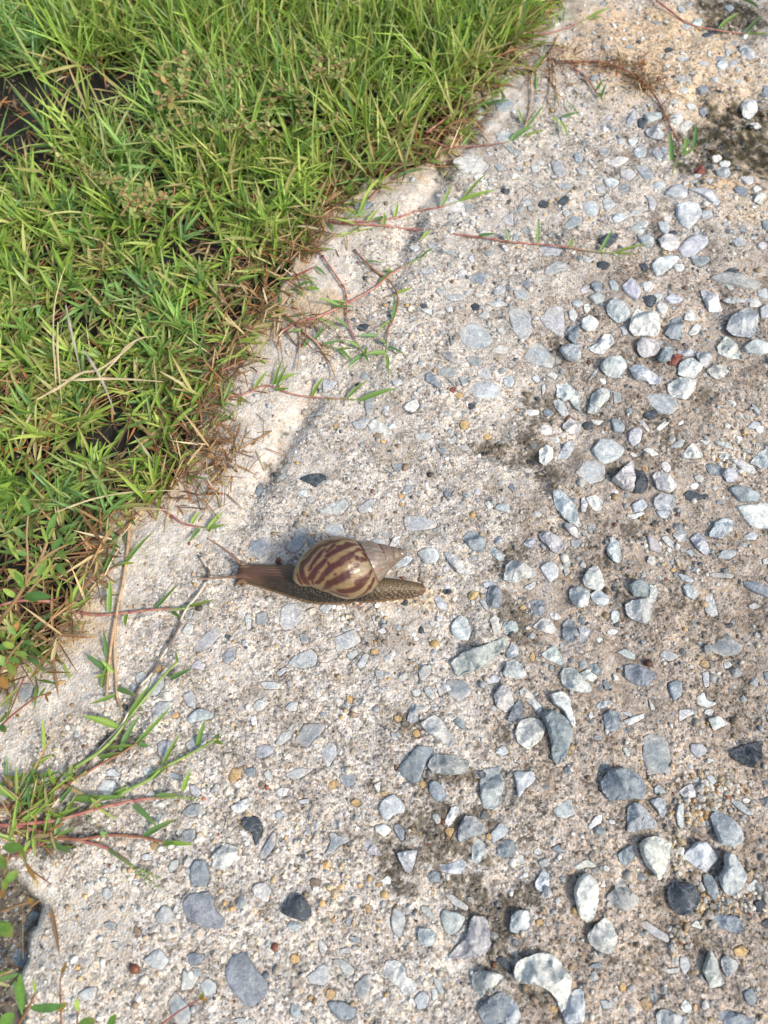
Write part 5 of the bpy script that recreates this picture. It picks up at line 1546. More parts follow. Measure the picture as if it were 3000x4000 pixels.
def leaf(A, B, w, parent, col, arch=0.12, fold=0.5, name='leaf', rnd=random, mat=None, tipc=None, oval=False):
    A = np.asarray(A); B = np.asarray(B); Ln = np.linalg.norm(B - A)
    d = (B - A) / Ln
    side = np.cross(d, [0, 0, 1.0]); side /= np.linalg.norm(side) + 1e-9
    roll = rnd.uniform(-0.5, 0.5)
    nn = np.cross(side, d); side = side * math.cos(roll) + nn * math.sin(roll); nn = np.cross(side, d)
    M_ = (A + B) / 2 + np.array([0, 0, arch * Ln]) + np.cross(d, [0, 0, 1.0]) * rnd.uniform(-.07, .07) * Ln
    V = []; T = np.linspace(0, 1, 8)
    for t in T:
        p = A * (1 - t) ** 2 + 2 * M_ * t * (1 - t) + B * t * t
        q = (math.sin(math.pi * min(1, t * 0.97 + .03)) ** 0.7) if oval else min(1.0, 0.55 + t * 2.2) * (1 - t ** 2.3) ** 0.9
        V += [p + side * w * .5 * q, p - nn * w * .5 * fold * q, p - side * w * .5 * q]
    V = np.array(V); F = []
    for k in range(7):
        a = 3 * k
        F += [(a, a + 1, a + 4, a + 3), (a + 1, a + 2, a + 5, a + 4)]
    c = np.tile(np.array(col) * rnd.uniform(.82, 1.15), (len(V), 1))
    c[1::3] *= 1.18
    if tipc is not None:
        g = np.repeat(T ** 3, 3)[:, None]; c = c * (1 - g) + np.array(tipc) * g
    return mk(name, V, np.array(F), mat or M_GRASS, parent=parent, col=c, smooth=True)

RUNNERS = """
R pink 0.9 |longest red-jointed grass runner, reaching furthest right and ending in a wide green leaf
T10
s 470,1430 590,1450 820,1460 1000,1485 1400,1530 1659,1568 1830,1582 2040,1605 2160,1625 2330,1640
l 825,1462 835,1370
l 640,1450 480,1410
l 700,1455 600,1525
l 1440,1528 1560,1515
l 1640,1565 1620,1480
l 1824,1572 1827,1410
l 2034,1605 2050,1540
l 2230,1632 2314,1480
l 2330,1640 2570,1580 1.5
l 2330,1640 2480,1650
l 1120,1495 1060,1560
R pink 0.8 |grass runner slanting up right just above the longest one, tipped with long leaves
T10
s 560,1440 760,1430 930,1405 1050,1365 1200,1340 1320,1300
l 1320,1300 1560,1230 1.2
l 1340,1295 1505,1115 1.3
l 1200,1337 1275,1180
l 900,1405 920,1300
l 760,1430 850,1400
l 720,1435 800,1350
l 560,1440 690,1330
R pink 1.0 |thick pink-jointed runner rising diagonally to a single green leaf, crossing the curved runner
T11
s 150,500 280,425 370,405 480,360 600,300 720,235 800,180 890,105 1060,15
l 1060,15 1150,-55 1.2
l 800,170 880,90
l 500,330 635,330
l 540,320 400,270
l 600,300 520,290
l 890,100 830,90
l 400,400 540,480
R brown 0.75 |curved reddish runner that hooks downward and ends in a pair of leaves
T11
s 640,-40 700,30 780,100 850,150 910,230 915,330 880,430 850,500 845,620
l 700,35 825,48
l 915,240 1020,205
l 910,250 880,260
l 845,625 700,640 1.2
l 855,585 955,632
l 848,635 855,775
l 885,410 910,275
l 870,420 790,490
l 790,515 650,520
l 840,565 800,530
R pink 0.75 |thin reddish runner hanging down between the curved and the leftmost runner above the snail
T11
s 430,0 520,130 580,230 590,400 620,500 670,590 700,640
l 670,590 580,545
l 690,640 590,730
l 590,455 500,390
l 690,630 730,690
l 700,640 720,585
l 545,300 490,290
R brown 0.8 |dark reddish runner ending in two forked leaves left of the hanging runner
T11
s 60,300 170,370 270,450 330,520 420,570 530,600
l 345,540 300,600
l 430,578 600,545
l 540,600 640,600
l 535,600 630,685
l 300,480 200,490
l 380,540 450,450
R pink 0.75 |straight level runner with one long end leaf, well above the snail's shell
T11
s -330,900 -120,905 60,840 190,880 280,905 450,920 660,932
l 360,908 440,780
l 590,920 730,800
l 670,935 920,855 1.4
l 110,830 180,650
l 115,825 270,760
l 130,850 210,700
l 120,870 220,860
l 460,925 480,940
l -10,860 80,740
R straw 0.8 |two bent straw-brown dead runner ends hanging over the pale concrete
T11
s 300,480 400,570 470,680 515,780
s 275,430 285,560 270,740
s 120,380 120,480 115,550
R straw 1.1 |long tan runner hanging straight down left of the snail's feelers, with a green forked tip
T02
s 845,-60 830,200 800,440 765,600 747,750 742,900 750,1060 755,1150 765,1220 790,1280
s 765,600 735,760 715,900 700,1050 690,1200
l 755,1140 900,1200 1.2
l 748,1185 575,1245
l 700,950 670,760 1.2
l 700,1035 555,920 1.4
l 700,1050 600,1080
l 735,1040 650,950
l 660,1140 695,990 1.3
l 835,60 810,-60
l 845,40 880,90
R pink 1.0 |reddish purple runner crossing level over the tan hanging one and ending beneath the snail's feelers
T02
s 250,560 380,610 490,645 610,667 750,660 880,645 1000,632 1200,625
l 1000,628 1165,455 1.2
l 1230,610 1390,565
l 705,650 715,440 1.3
l 820,660 815,745
l 1110,640 1170,690
l 500,640 620,480 0.6
l 1180,628 1250,600
R pink 0.9 |runner from the left weeds whose broad leaf points up towards the snail's head
T02
s -20,610 130,575 330,575 430,530 540,465 650,410 760,350 820,325
l 810,330 1000,120 1.4
l 760,345 870,330
l 670,395 760,180 1.2
l 545,540 540,470
l 760,180 640,60
R brown 0.9 |thick brown runner base with a red joint, above and right of the thick-stemmed weed
T02
s 470,330 600,240 690,180 800,110 850,40 870,-40
l 560,370 470,345
l 690,170 760,160
l 805,110 730,20
l 810,120 800,200
R brown 0.9 |reddish runner with one broad drooping leaf at its base, directly below the left weeds
T02
s 170,880 250,810 370,720 420,690
l 415,690 520,430 1.7
l 150,840 295,1040 1.9
l 160,830 350,1010
l 380,700 480,705
l 210,780 340,650
l 240,900 190,850
R pink 0.9 |short red runner above the snail's feelers, with leaves fanned at its right end
T02
s 960,-90 1080,0 1180,70 1250,90 1350,105
l 1350,105 1450,-5 1.1
l 1360,105 1470,80 0.7
l 1290,105 1220,200 0.9
l 1240,75 1300,-5
l 1350,110 1360,130
R dry 0.8 |weathered dead stem, dark and white, running from the snail's feeler to the lower left
T02
s 1300,290 1350,380 1345,430 1280,540 1200,640 1140,780 1060,920 980,1050 900,1140 850,1250 780,1390 620,1560 560,1659 440,1790 330,1920 200,2080 50,2260
R green 1.1 |stout bright green stem with a pointed sheath tip, beside the weathered dead stem
T02
s 480,1659 640,1555 740,1460 830,1340 960,1180 1060,1060 1150,970
l 1150,970 1140,895 0.6
l 1100,1080 1245,1010 1.3
l 770,1395 530,1320 1.6
l 830,1320 980,1110 1.0
l 700,1530 890,1510 0.8
R brown 0.8 |reddish stem with a long thin leaf, just below the stout bright green stem
T02
s 420,1740 560,1690 640,1640 790,1560 880,1500 940,1455
l 880,1500 1125,1240 0.9
l 900,1505 970,1515
l 780,1550 905,1320 1.4
l 640,1590 790,1555 1.2
R green 1.0 |green stem with upright leaves pointing towards the lower left blue stones, above the seed heads
T02
s 730,1850 870,1780 970,1730 1050,1659 1150,1610 1280,1540 1400,1470
l 1050,1640 1170,1430 1.1
l 1280,1520 1330,1350 1.2
l 1390,1480 1450,1505
l 1400,1470 1420,1435
l 960,1730 1100,1640 1.5
l 740,1835 830,1770
R pink 1.1 |thick runner with one plump level green seed head at its right end
T03
s -20,372 150,360 350,340 500,300 680,250 870,210 1000,195 1150,185
h 1150,185 1300,205
l 1180,150 1235,0
l 870,240 1020,385 1.2
l 650,260 585,190 1.1
l 340,320 520,250
l 480,200 820,180 1.5
l 1010,180 1150,170
R pink 1.1 |runner whose straw-coloured end forks into two drooping green seed heads
T03
s -20,372 130,380 290,420 470,460 670,510 770,570 860,640
h 865,655 1030,780
h 900,650 1040,720
l 330,480 470,550 1.1
l 360,440 420,240 1.0
l 680,510 850,640 0.5
R brown 0.9 |runner between the two seeding ones, tipped with a bluish leaf and a pale bract
T03
s 330,450 520,460 700,435 850,440 930,450 1060,480 1180,490
l 930,440 1160,325 1.3
l 690,440 650,410 1.4
l 1050,490 1130,480 1.3
l 1100,485 1260,495
R brown 0.9 |reddish stem low at the left edge with a leaf pointing up like a spear
T03
s -30,260 120,230 240,200 330,150 430,110 560,20
l 200,60 400,20 1.6
l 100,330 200,95 1.2
l 0,110 200,30 1.2
l 440,90 470,-30 1.3
l 130,360 260,250 0.9
R brown 0.9 |brown stem at the left edge below the others with curling leaf tips
T03
s -30,590 80,570 160,540 250,500 370,440
l 370,440 490,385 0.8
l 220,520 210,420
l 420,300 510,160 1.0
l 380,220 480,110 1.1
R pink 0.8 |runner near the top edge ending in a bright green leaf over pale sand
T20
s -80,245 0,240 100,240 230,215 350,180 490,120
l 490,120 640,50 1.2
l 520,115 590,108
l 20,270 65,110 1.0
l 10,290 200,290 0.9
l 330,140 345,40 0.6
R pink 0.8 |runner in the top right corner lying over the sandy concrete, with leaves pointing up right
T20
s 900,-30 1050,90 1150,155 1300,190 1480,215 1659,215
l 1510,215 1640,90 1.6
l 1340,185 1480,80 1.4
l 1500,215 1650,235 0.8
l 1500,0 1600,60 1.4
R straw 0.8 |tangled reddish and straw runner tuft hanging from the upper turf edge, green-tipped
T20
s 300,230 250,340 130,490 125,640 110,740 80,830
s 250,340 280,480 290,600 305,690
s 240,330 250,520 235,660
s 20,440 130,500
l 80,840 210,670 1.0
l -10,905 140,815 1.8
l 90,880 230,840 1.2
l 70,790 35,690 1.0
l 310,780 365,890 1.1
l 320,760 435,730 1.1
l 300,790 250,750 1.0
l 100,480 80,370
l 140,480 230,340 1.4
l 130,500 160,400
l 300,650 270,590
l 350,650 450,770 0.6
R pink 0.7 |short dark red shoot with yellowish leaves, right of the tangled tuft near the top
T20
s 400,440 480,500 540,590 575,630
l 575,630 610,540 1.0
l 540,590 600,510 0.9
l 560,600 585,660 0.7
R brown 0.9 |dry rooted runner trailing to a small green tuft at the mossy hollow's edge
T20
s 340,400 560,400 700,440 800,490 880,560 950,660 990,740 1030,830 1080,920 1070,1010 1040,1120
l 1035,1035 1022,850 1.6
l 1110,1005 1122,870 1.4
l 1175,960 1190,790 1.4
l 1110,1000 1185,960
l 1080,1060 1110,1070 1.2
l 1090,960 1040,960
l 1150,900 1100,1000
R pink 0.8 |red runner arching from the upper turf edge, its wide leaf lying over blue stones
T10
s 1100,860 1200,790 1300,710 1350,660 1270,580 1200,530
s 1350,660 1450,690
l 1450,690 1650,650 1.4
l 1220,800 1320,730 1.4
l 1350,640 1500,520
l 1500,580 1659,470 1.4
l 1480,440 1520,620 1.0
R pink 0.7 |thin level red runner ending in a grey-green leaf, below the arching red runner
T10
s 1100,890 1230,945 1400,948 1600,925 1659,905
l 1659,905 1760,830 1.4
l 1340,945 1410,850
l 1480,940 1470,900
R brown 0.7 |short slanting shoot with thin leaves at the turf edge, above the two parallel runners
T10
s 730,1290 810,1215 900,1160 980,1120
l 900,1160 1050,1090
l 800,1220 820,1070 1.1
l 810,1215 890,1240
l 660,1400 735,1240 1.0
l 980,1120 1110,1095 0.7
R pink 0.8 |short shoot with stiff upright leaves at the turf edge, left of the straight level runner
T01
s 1340,1115 1420,1080 1480,1060
s 1180,860 1280,810 1400,760 1659,640
l 1480,1060 1520,1000
l 1450,970 1510,780 1.2
l 1230,1130 1310,980 1.2
l 1340,1120 1500,1030
l 1340,940 1560,980
"""
def surf(x, y):
    d = float(sdist(np.array([x]), np.array([y]))[0])
    return max(SOIL_Z + 0.006, float(ground_z(np.array([x]), np.array([y]))[0])) if d < 0.0 else float(ground_z(np.array([x]), np.array([y]))[0])

cur = None; kind = None; rad = 1.0; t = None; rr = random.Random(77)
for lnx in RUNNERS.strip().splitlines():
    lnx = lnx.strip()
    if not lnx: continue
    if lnx.startswith('R '):
        hd, lab = lnx.split('|'); w = hd.split(); kind, rad = w[1], float(w[2])
        cur = None; lab_ = lab.strip()
        continue
    if lnx[0] == 'T' and len(lnx) == 3: t = lnx; continue
    w = lnx.split(); pts = []
    for q in w[1:]:
        if ',' in q: pts.append(tuple(float(v) for v in q.split(',')))
    if w[0] == 's':
        P = []; m = len(pts)
        for k, (a, b) in enumerate(pts):
            g = att(t, a, b, 0.002); z = surf(g[0], g[1]) + 0.0008 + rad * 0.0006 + (0.003 if kind == 'green' else 0.0016) * (rr.random() * .7 + (k == m - 1))
            if sdist(np.array([g[0]]), np.array([g[1]]))[0] < -0.004: z += 0.006
            P.append(att(t, a, b, z))
        if cur is None: cur = thing('grass_runner', lab_, 'grass runner', tuple(P[0]), 'grass runners creeping over the pavement')
        stem([p - np.array(cur.location) for p in P], rad * 0.00088, kind, cur, rnd=rr)
    elif w[0] == 'l':
        wd = float(w[3]) if len(w) > 3 else 1.0
        g0 = att(t, *pts[0], 0.003); g1 = att(t, *pts[1], 0.006)
        z0 = surf(g0[0], g0[1]) + 0.0022; z1 = surf(g1[0], g1[1]) + rr.uniform(0.003, 0.009)
        A_ = att(t, *pts[0], z0) - np.array(cur.location); B_ = att(t, *pts[1], z1) - np.array(cur.location)
        c = GREENS[rr.choice((0, 1, 1, 2, 4, 4))] * 0.95
        leaf(A_, B_, 0.0021 * wd + 0.0004, cur, c, rnd=rr, tipc=(0.3, 0.26, 0.1) if rr.random() < .25 else None, fold=0.7)
    elif w[0] == 'h':      # seed head: overlapping green scales along a short axis
        g0 = att(t, *pts[0], 0.005); z0 = surf(g0[0], g0[1]) + 0.003
        A_ = att(t, *pts[0], z0) - np.array(cur.location); B_ = att(t, *pts[1], z0 + 0.001) - np.array(cur.location)
        n = 11; V_, F_, C_ = [], [], []
        d = (B_ - A_); Ln = np.linalg.norm(d); d = d / Ln; sdv = np.cross(d, [0, 0, 1.0])
        off = 0
        for k in range(n):
            c0 = A_ + d * Ln * (k + .5) / n + sdv * (0.00045 if k % 2 else -0.00045)
            W = ICO_V * np.array([1, 1, 1]) * 0.00055
            al = W @ d; W = W + np.outer(al, d) * 1.1
            V_.append(W * (1 - .35 * k / n) + c0); F_.append(ICO_F + off); off += 12
            C_.append(np.tile(np.array([0.27, 0.36, 0.10]) * (0.85 + 0.3 * (k % 2)), (12, 1)))
        mk('seed_head', np.vstack(V_), np.vstack(F_), M_GRASS, parent=cur, col=np.vstack(C_), smooth=True)

# long dry straws lying on the turf
for lab, w, P in [('long bleached straw blade slanting up to the right across the turf, lowest end furthest left', 2.4, [(240, 930), (380, 850), (520, 760), (640, 735), (780, 640), (870, 565)]),
                  ('bleached straw blade with a curled upper tip, lying over the middle of the turf', 2.2, [(690, 740), (760, 660), (830, 580), (920, 530), (1015, 520)]),
                  ('pale level straw blade tapering to the right, crossing the slanting straw', 2.2, [(400, 805), (560, 800), (700, 795), (860, 800), (1060, 815)]),
                  ('greyish dry blade lying steeply, left of the other straws, its top near a torn end', 2.0, [(425, 320), (455, 460), (490, 610), (520, 745)]),
                  ('grey dry blade running down to the right beneath the crossing straws', 1.9, [(540, 610), (600, 700), (680, 850), (745, 1030)]),
                  ('narrow upright straw beside the greyish dry blade in the left of the turf', 1.5, [(375, 430), (372, 600), (385, 800), (400, 960)]),
                  ('long thin tan stalk standing up from the crossing straws towards the top left', 1.2, [(362, 820), (345, 560), (352, 330), (390, 160), (425, 70)]),
                  ('long thin straw lying almost level at the lower edge of the turf, above the snail', 1.3, [(370, 1659), (480, 1615), (620, 1570), (800, 1535), (1000, 1522), (1190, 1520)])]:
    Q = [att('T01', a, b, 0.009 + 0.002 * math.sin(k * 2.1)) for k, (a, b) in enumerate(P)]
    Q = catmull(Q, 5); n = len(Q); V_ = []
    Tn = np.gradient(Q, axis=0)
    for k in range(n):
        s_ = np.cross(Tn[k], [0, 0, 1.0]); s_ /= np.linalg.norm(s_); ww = w * 0.00045 * (1 - (k / (n - 1)) ** 3 * .85) * (0.45 + 0.55 * min(1, k / 4)) * (1 + .15 * math.sin(k * 1.3 + w))
        V_ += [Q[k] + s_ * ww, Q[k] + [0, 0, 0.0005], Q[k] - s_ * ww]
    V_ = np.array(V_); loc = V_[0].copy(); F_ = []
    for k in range(n - 1):
        a = 3 * k; F_ += [(a, a + 1, a + 4, a + 3), (a + 1, a + 2, a + 5, a + 4)]
    c = np.tile(np.array([0.50, 0.41, 0.25] if 'gr' not in lab[:5] else [0.36, 0.33, 0.27]), (len(V_), 1)) * (1 + 0.12 * np.repeat(np.sin(np.arange(n) * 1.7), 3))[:, None]
    o = mk('dry_straw', V_ - loc, np.array(F_), M_DEAD, col=c, smooth=True, loc=tuple(loc))
    tag(o, lab, 'straw', 'dry straws on the turf')

# ------------------------------------------------------------ small round-leaved creeping weeds among the grass
def disc_leaf(parent, p, r, d, tilt, col, rnd, k_el=1.35, name='leaf'):
    n = 9; th = np.linspace(0, 2 * math.pi, n, endpoint=False)
    L_ = np.column_stack([np.cos(th) * r * k_el, np.sin(th) * r, 0.12 * r * np.cos(2 * th)])
    ca, sa = math.cos(d), math.sin(d); ct, st = math.cos(tilt), math.sin(tilt)
    L_[:, 0] += r * k_el
    X_ = L_[:, 0] * ct; Z_ = L_[:, 0] * st + L_[:, 2]
    V_ = np.column_stack([X_ * ca - L_[:, 1] * sa, X_ * sa + L_[:, 1] * ca, Z_])
    cen = np.array([[r * k_el * ct * ca, r * k_el * ct * sa, r * k_el * st - .15 * r]])
    V_ = np.vstack([V_, cen]) + p
    F_ = np.array([(k, (k + 1) % n, n) for k in range(n)])
    c = np.tile(np.array(col) * rnd.uniform(.8, 1.2), (n + 1, 1)); c[-1] *= 1.15
    return mk(name, V_, F_, M_WEED, parent=parent, col=c, smooth=True)

rw = random.Random(4)
OL = [(0.24, 0.29, 0.09), (0.19, 0.25, 0.07), (0.31, 0.32, 0.12), (0.38, 0.27, 0.11), (0.42, 0.24, 0.11)]
for lab, bz, stems in [(l_, b_ + 0.003, s_) for l_, b_, s_ in [
    ('creeping weed with a bare pink stem arching over the turf and small round leaves', 0.016, [[(1050, 920), (1130, 830), (1230, 800), (1400, 830), (1500, 840), (1659, 780)], [(1200, 800), (1180, 740), (1150, 690)], [(1500, 840), (1540, 740), (1570, 680)], [(1560, 830), (1620, 860), (1659, 900)]]),
    ('round-leaved weed with a few large orange-tinted leaves, upper left of the turf patch', 0.018, [[(1180, 640), (1200, 540), (1205, 440), (1210, 340)], [(1180, 640), (1100, 560), (1030, 480)], [(1160, 620), (1090, 640), (1040, 700)]]),
    ('bushy olive-green weed between the pink-stemmed weed and the tall grass above it', 0.017, [[(1260, 620), (1340, 560), (1420, 500), (1500, 440)], [(1400, 600), (1500, 540), (1600, 480), (1659, 440)], [(1340, 560), (1350, 470), (1360, 430)]]),
    ('yellow-green weed sprig standing under the tall pale seed stalk, top middle of the turf', 0.020, [[(1990, 500), (2070, 450), (2180, 420), (2280, 390)], [(2080, 450), (2060, 380), (2050, 300)], [(2150, 420), (2170, 370)], [(2100, 470), (2160, 500), (2230, 480)]]),
    ('sprawling olive weed right of the pink-stemmed weed, over dark gaps in the turf', 0.015, [[(1659, 650), (1760, 640), (1860, 620), (1960, 650), (2010, 750)], [(1760, 640), (1720, 760), (1740, 880), (1810, 900)], [(1860, 620), (1900, 540)], [(1930, 640), (1960, 800), (2060, 830), (2160, 800)]]),
    ('small feathery yellow-green weed in the middle of the upper turf, above a dark gap', 0.016, [[(780, 1400), (830, 1320), (800, 1260), (765, 1215)], [(860, 1420), (890, 1320), (890, 1210)], [(940, 1400), (1010, 1300), (1100, 1290)], [(830, 1320), (900, 1280)]]),
    ('tiny weed sprig with pale green leaves at the lower edge of the bare black soil', 0.014, [[(380, 1030), (460, 1055), (560, 1100), (680, 1130)], [(560, 1100), (640, 1150), (700, 1200)]])]]:
    P0 = att('T00', *stems[0][0], bz * .4)
    w_ = thing('creeping_weed', lab, 'weed', tuple(P0), 'round-leaved weeds in the turf')
    stems = list(stems)
    for sp_ in list(stems):
        for _ in range(2):
            k_ = rw.randrange(len(sp_)); a_, b_ = sp_[k_]; u_ = rw.uniform(-2.6, -0.5)
            stems.append([(a_, b_), (a_ + 45 * math.cos(u_) + rw.uniform(-12, 12), b_ + 45 * math.sin(u_)), (a_ + 90 * math.cos(u_ + rw.uniform(-.5, .5)), b_ + 90 * math.sin(u_))])
    for sp_ in stems:
        Q = catmull([att('T00', a, b, bz * (0.7 + 0.4 * k / len(sp_))) - P0 for k, (a, b) in enumerate(sp_)], 6)
        V_, F_ = tube(Q, np.full(len(Q), 0.00036), 5)
        mk('stem', V_, F_, M_STEM, parent=w_, col=np.tile((0.36, 0.16, 0.11), (len(V_), 1)), smooth=True)
        s_ = np.concatenate([[0], np.cumsum(np.linalg.norm(np.diff(Q, axis=0), axis=1))])
        u = 0.002
        while u < s_[-1]:
            p = np.array([np.interp(u, s_, Q[:, i]) for i in range(3)]); q2 = np.array([np.interp(min(u + .001, s_[-1]), s_, Q[:, i]) for i in range(3)])
            dd = math.atan2(q2[1] - p[1], q2[0] - p[0])
            for sg in (-1, 1):
                c = OL[rw.choice((0, 0, 1, 1, 2, 2, 3, 4 if 'orange' in lab else 0))]
                disc_leaf(w_, p + np.array([rw.gauss(0, .0006), rw.gauss(0, .0006), rw.gauss(0, .0008)]), rw.uniform(0.0007, 0.0018) * (1.35 if 'orange' in lab else 1), dd + sg * rw.uniform(.3, 1.9), rw.uniform(-.5, 1.0), c, rw)
            u += rw.uniform(0.0016, 0.0036)

# taller leafy weeds leaning in from the left, nearer the camera
def tall_weed(lab, stems, leaves, scol=(0.24, 0.15, 0.07)):
    s0 = stems[0][0]; P0 = at(*s0)
    w_ = thing('broadleaf_weed', lab, 'weed', tuple(P0), 'leafy weeds at the left edge')
    for sp_, r in [(s[:-1], s[-1]) for s in stems]:
        Q = catmull([at(*p) - P0 for p in sp_], 6)
        V_, F_ = tube(Q, np.linspace(r, r * .6, len(Q)), 7)
        mk('stem', V_, F_, M_STEM, parent=w_, col=np.tile(np.array(scol) * rw.uniform(.8, 1.2), (len(V_), 1)), smooth=True)
    for (bx, by, tx, ty, z, w, c) in leaves:
        leaf(at(bx, by, z) - P0, at(tx, ty, z + 0.003) - P0, w * .78, w_, c, arch=0.1, fold=0.25, rnd=rw, mat=M_WEED, oval=True, name='leaf', tipc=(0.34, 0.30, 0.09) if rw.random() < .4 else None)
gA, gB, gC, gO = (0.13, 0.25, 0.05), (0.085, 0.19, 0.05), (0.24, 0.34, 0.07), (0.38, 0.20, 0.06)
tall_weed('thick-stemmed leafy weed leaning in from the left edge, level with the snail',
          [[(-60, 2520, 0.0), (0, 2425, .012), (60, 2345, .024), (110, 2265, .034), (155, 2190, .042), (185, 2115, .047), 0.0013],
           [(100, 2290, .032), (108, 2190, .040), (104, 2090, .046), (110, 2010, .050), 0.0008], [(150, 2195, .042), (215, 2150, .045), (290, 2115, .047), 0.0008],
           [(95, 2330, .028), (150, 2270, .034), (220, 2200, .038), 0.0007]],
          [(185, 2110, 222, 2000, .048, .0048, gA), (185, 2125, 160, 2050, .048, .0025, gC), (190, 2105, 212, 2062, .050, .003, gC), (100, 2105, 52, 2055, .046, .0042, gB), (118, 2010, 82, 1930, .050, .0048, gA),
           (108, 2170, 60, 2150, .042, .004, gB), (112, 2160, 158, 2140, .042, .004, gB), (205, 2150, 245, 2098, .045, .0045, gB), (255, 2130, 295, 2080, .047, .004, gA), (230, 2150, 262, 2185, .045, .0045, gA),
           (270, 2125, 300, 2115, .047, .003, gC), (150, 2250, 180, 2170, .038, .0055, gA), (165, 2260, 200, 2200, .036, .003, gC), (100, 2320, 200, 2335, .030, .006, gB), (90, 2330, 150, 2352, .028, .004, gB),
           (110, 2290, 30, 2220, .032, .006, gC), (95, 2300, 60, 2235, .033, .005, gA), (215, 2200, 265, 2255, .037, .0045, gB), (75, 2190, 30, 2100, .036, .003, gC), (70, 2335, 10, 2300, .024, .004, gC)])
tall_weed('yellowing low leafy sprigs at the left edge, just below the thick-stemmed weed',
          [[(-60, 2760, 0.0), (-10, 2650, .015), (40, 2560, .025), (90, 2500, .03), 0.0009], [(0, 2640, .018), (60, 2620, .022), 0.0006], [(30, 2530, .02), (55, 2470, .028), (60, 2440, .03), 0.0006]],
          [(60, 2530, 10, 2510, .026, .005, gC), (60, 2550, 110, 2560, .026, .004, gC), (30, 2590, 60, 2640, .022, .005, gC), (20, 2600, -10, 2560, .022, .006, gA), (30, 2570, 80, 2590, .024, .004, gA), (0, 2640, 30, 2690, .018, .006, gO),
           (55, 2470, 75, 2430, .03, .004, gO), (60, 2480, 30, 2440, .03, .004, gA), (90, 2505, 140, 2520, .03, .003, gB), (0, 2540, 40, 2500, .02, .005, gB), (70, 2590, 40, 2660, .02, .004, gO)])
tall_weed('slender red-stemmed sprig with an orange withered tip, low at the left edge on pale concrete',
          [[(-40, 2880, .002), (30, 2810, .008), (90, 2760, .012), (150, 2720, .015), (180, 2712, .016), 0.0006]],
          [(150, 2722, 180, 2685, .015, .0022, gA), (175, 2712, 205, 2705, .016, .0025, gO), (175, 2715, 190, 2745, .016, .002, gO), (0, 2820, 25, 2790, .008, .004, gA), (0, 2835, 25, 2860, .008, .004, gB), (60, 2790, 75, 2800, .010, .002, gO)], (0.30, 0.09, 0.06))
tall_weed('blurred green leaves with brown withered bits at the left edge, beside the lower grass runners',
          [[(-60, 3620, 0.0), (0, 3500, .02), (20, 3400, .03), (40, 3300, .035), 0.0008], [(0, 3560, .012), (60, 3540, .018), (120, 3520, .022), 0.0007]],
          [(10, 3310, 95, 3312, .035, .0055, gA), (30, 3290, 70, 3200, .036, .003, gC), (20, 3400, 0, 3330, .032, .006, gA), (20, 3450, 75, 3400, .03, .005, gA), (10, 3470, 30, 3440, .028, .006, gC), (5, 3480, 20, 3500, .026, .004, gO),
           (110, 3525, 130, 3515, .022, .004, gO), (0, 3600, 50, 3660, .015, .007, gA), (0, 3640, 20, 3610, .014, .006, gC), (100, 3370, 140, 3440, .012, .003, gO)])
tall_weed('blurred leafy weed in the bottom left corner with one upright oval leaf',
          [[(40, 4120, 0.0), (70, 4010, .02), (110, 3940, .03), (140, 3880, .035), 0.0008], [(240, 4080, .01), (238, 3950, .02), (235, 3850, .024), (240, 3800, .026), 0.0005], [(300, 4070, .015), (303, 3940, .03), 0.0005]],
          [(90, 3945, 78, 3800, .034, .0062, gA), (115, 3935, 255, 3925, .030, .0048, gB), (150, 3945, 210, 3940, .029, .003, gO), (225, 3950, 262, 3915, .024, .0035, gO), (238, 3805, 262, 3760, .026, .003, gO), (140, 3880, 132, 3820, .036, .0018, gC),
           (0, 4010, 55, 3955, .03, .007, gA), (300, 4010, 375, 3990, .03, .006, gA), (420, 4030, 455, 3960, .02, .005, gA), (303, 3950, 300, 3900, .03, .0025, gC)], (0.22, 0.10, 0.05))
tall_weed('lone red sprig with a tiny orange-green tip, standing at the bottom edge over blue stones',
          [[(560, 4060, .0), (640, 3995, .008), (700, 3950, .012), (750, 3920, .014), (780, 3903, .015), 0.00045]],
          [(775, 3905, 800, 3872, .015, .0018, gC), (778, 3903, 818, 3905, .015, .002, gO), (778, 3903, 800, 3888, .016, .002, gO)], (0.30, 0.08, 0.07))

# ------------------------------------------------------------ the snail
def c1(x, y): return 750 + x / 1.659, 2050 + y / 1.659     # close-up measured at 1.659x
def ac(x, y, z): return at(*c1(x, y), z)
snail = thing('snail', 'large brown land snail with a striped conical shell, crawling left over the pale concrete', 'snail', tuple(ac(900, 480, 0.0)))
S0 = np.array(snail.location)

# foot and body: stations from head to tail: x, near edge y, far silhouette y, back height (mm)
ST_ = [(300, 352, 283, 4.5), (318, 364, 262, 6.5), (350, 374, 253, 8.0), (400, 388, 251, 9.0), (450, 402, 251, 9.5), (520, 425, 253, 10), (600, 452, 257, 10.5), (680, 476, 263, 11),
       (740, 492, 275, 11), (800, 506, 285, 11), (880, 508, 300, 11), (960, 506, 315, 10.5), (1040, 501, 325, 10), (1120, 496, 330, 9.5), (1200, 491, 334, 9.0), (1280, 484, 341, 8.0),
       (1360, 475, 352, 7.0), (1430, 467, 365, 5.6), (1475, 456, 380, 4.2), (1500, 440, 394, 3.0), (1511, 424, 408, 1.8)]
vang = 0.58
NB = 150; sx_ = np.array([s[0] for s in ST_], float)
xs = np.linspace(300, 1511, NB)
yn = np.interp(xs, sx_, [s[1] for s in ST_]); yf = np.interp(xs, sx_, [s[2] for s in ST_]); hh_ = np.interp(xs, sx_, [s[3] for s in ST_]) / 1000
def smooth1(a, k=5):
    p = np.pad(a, k, mode='edge'); return np.convolve(p, np.ones(2 * k + 1) / (2 * k + 1), 'valid')
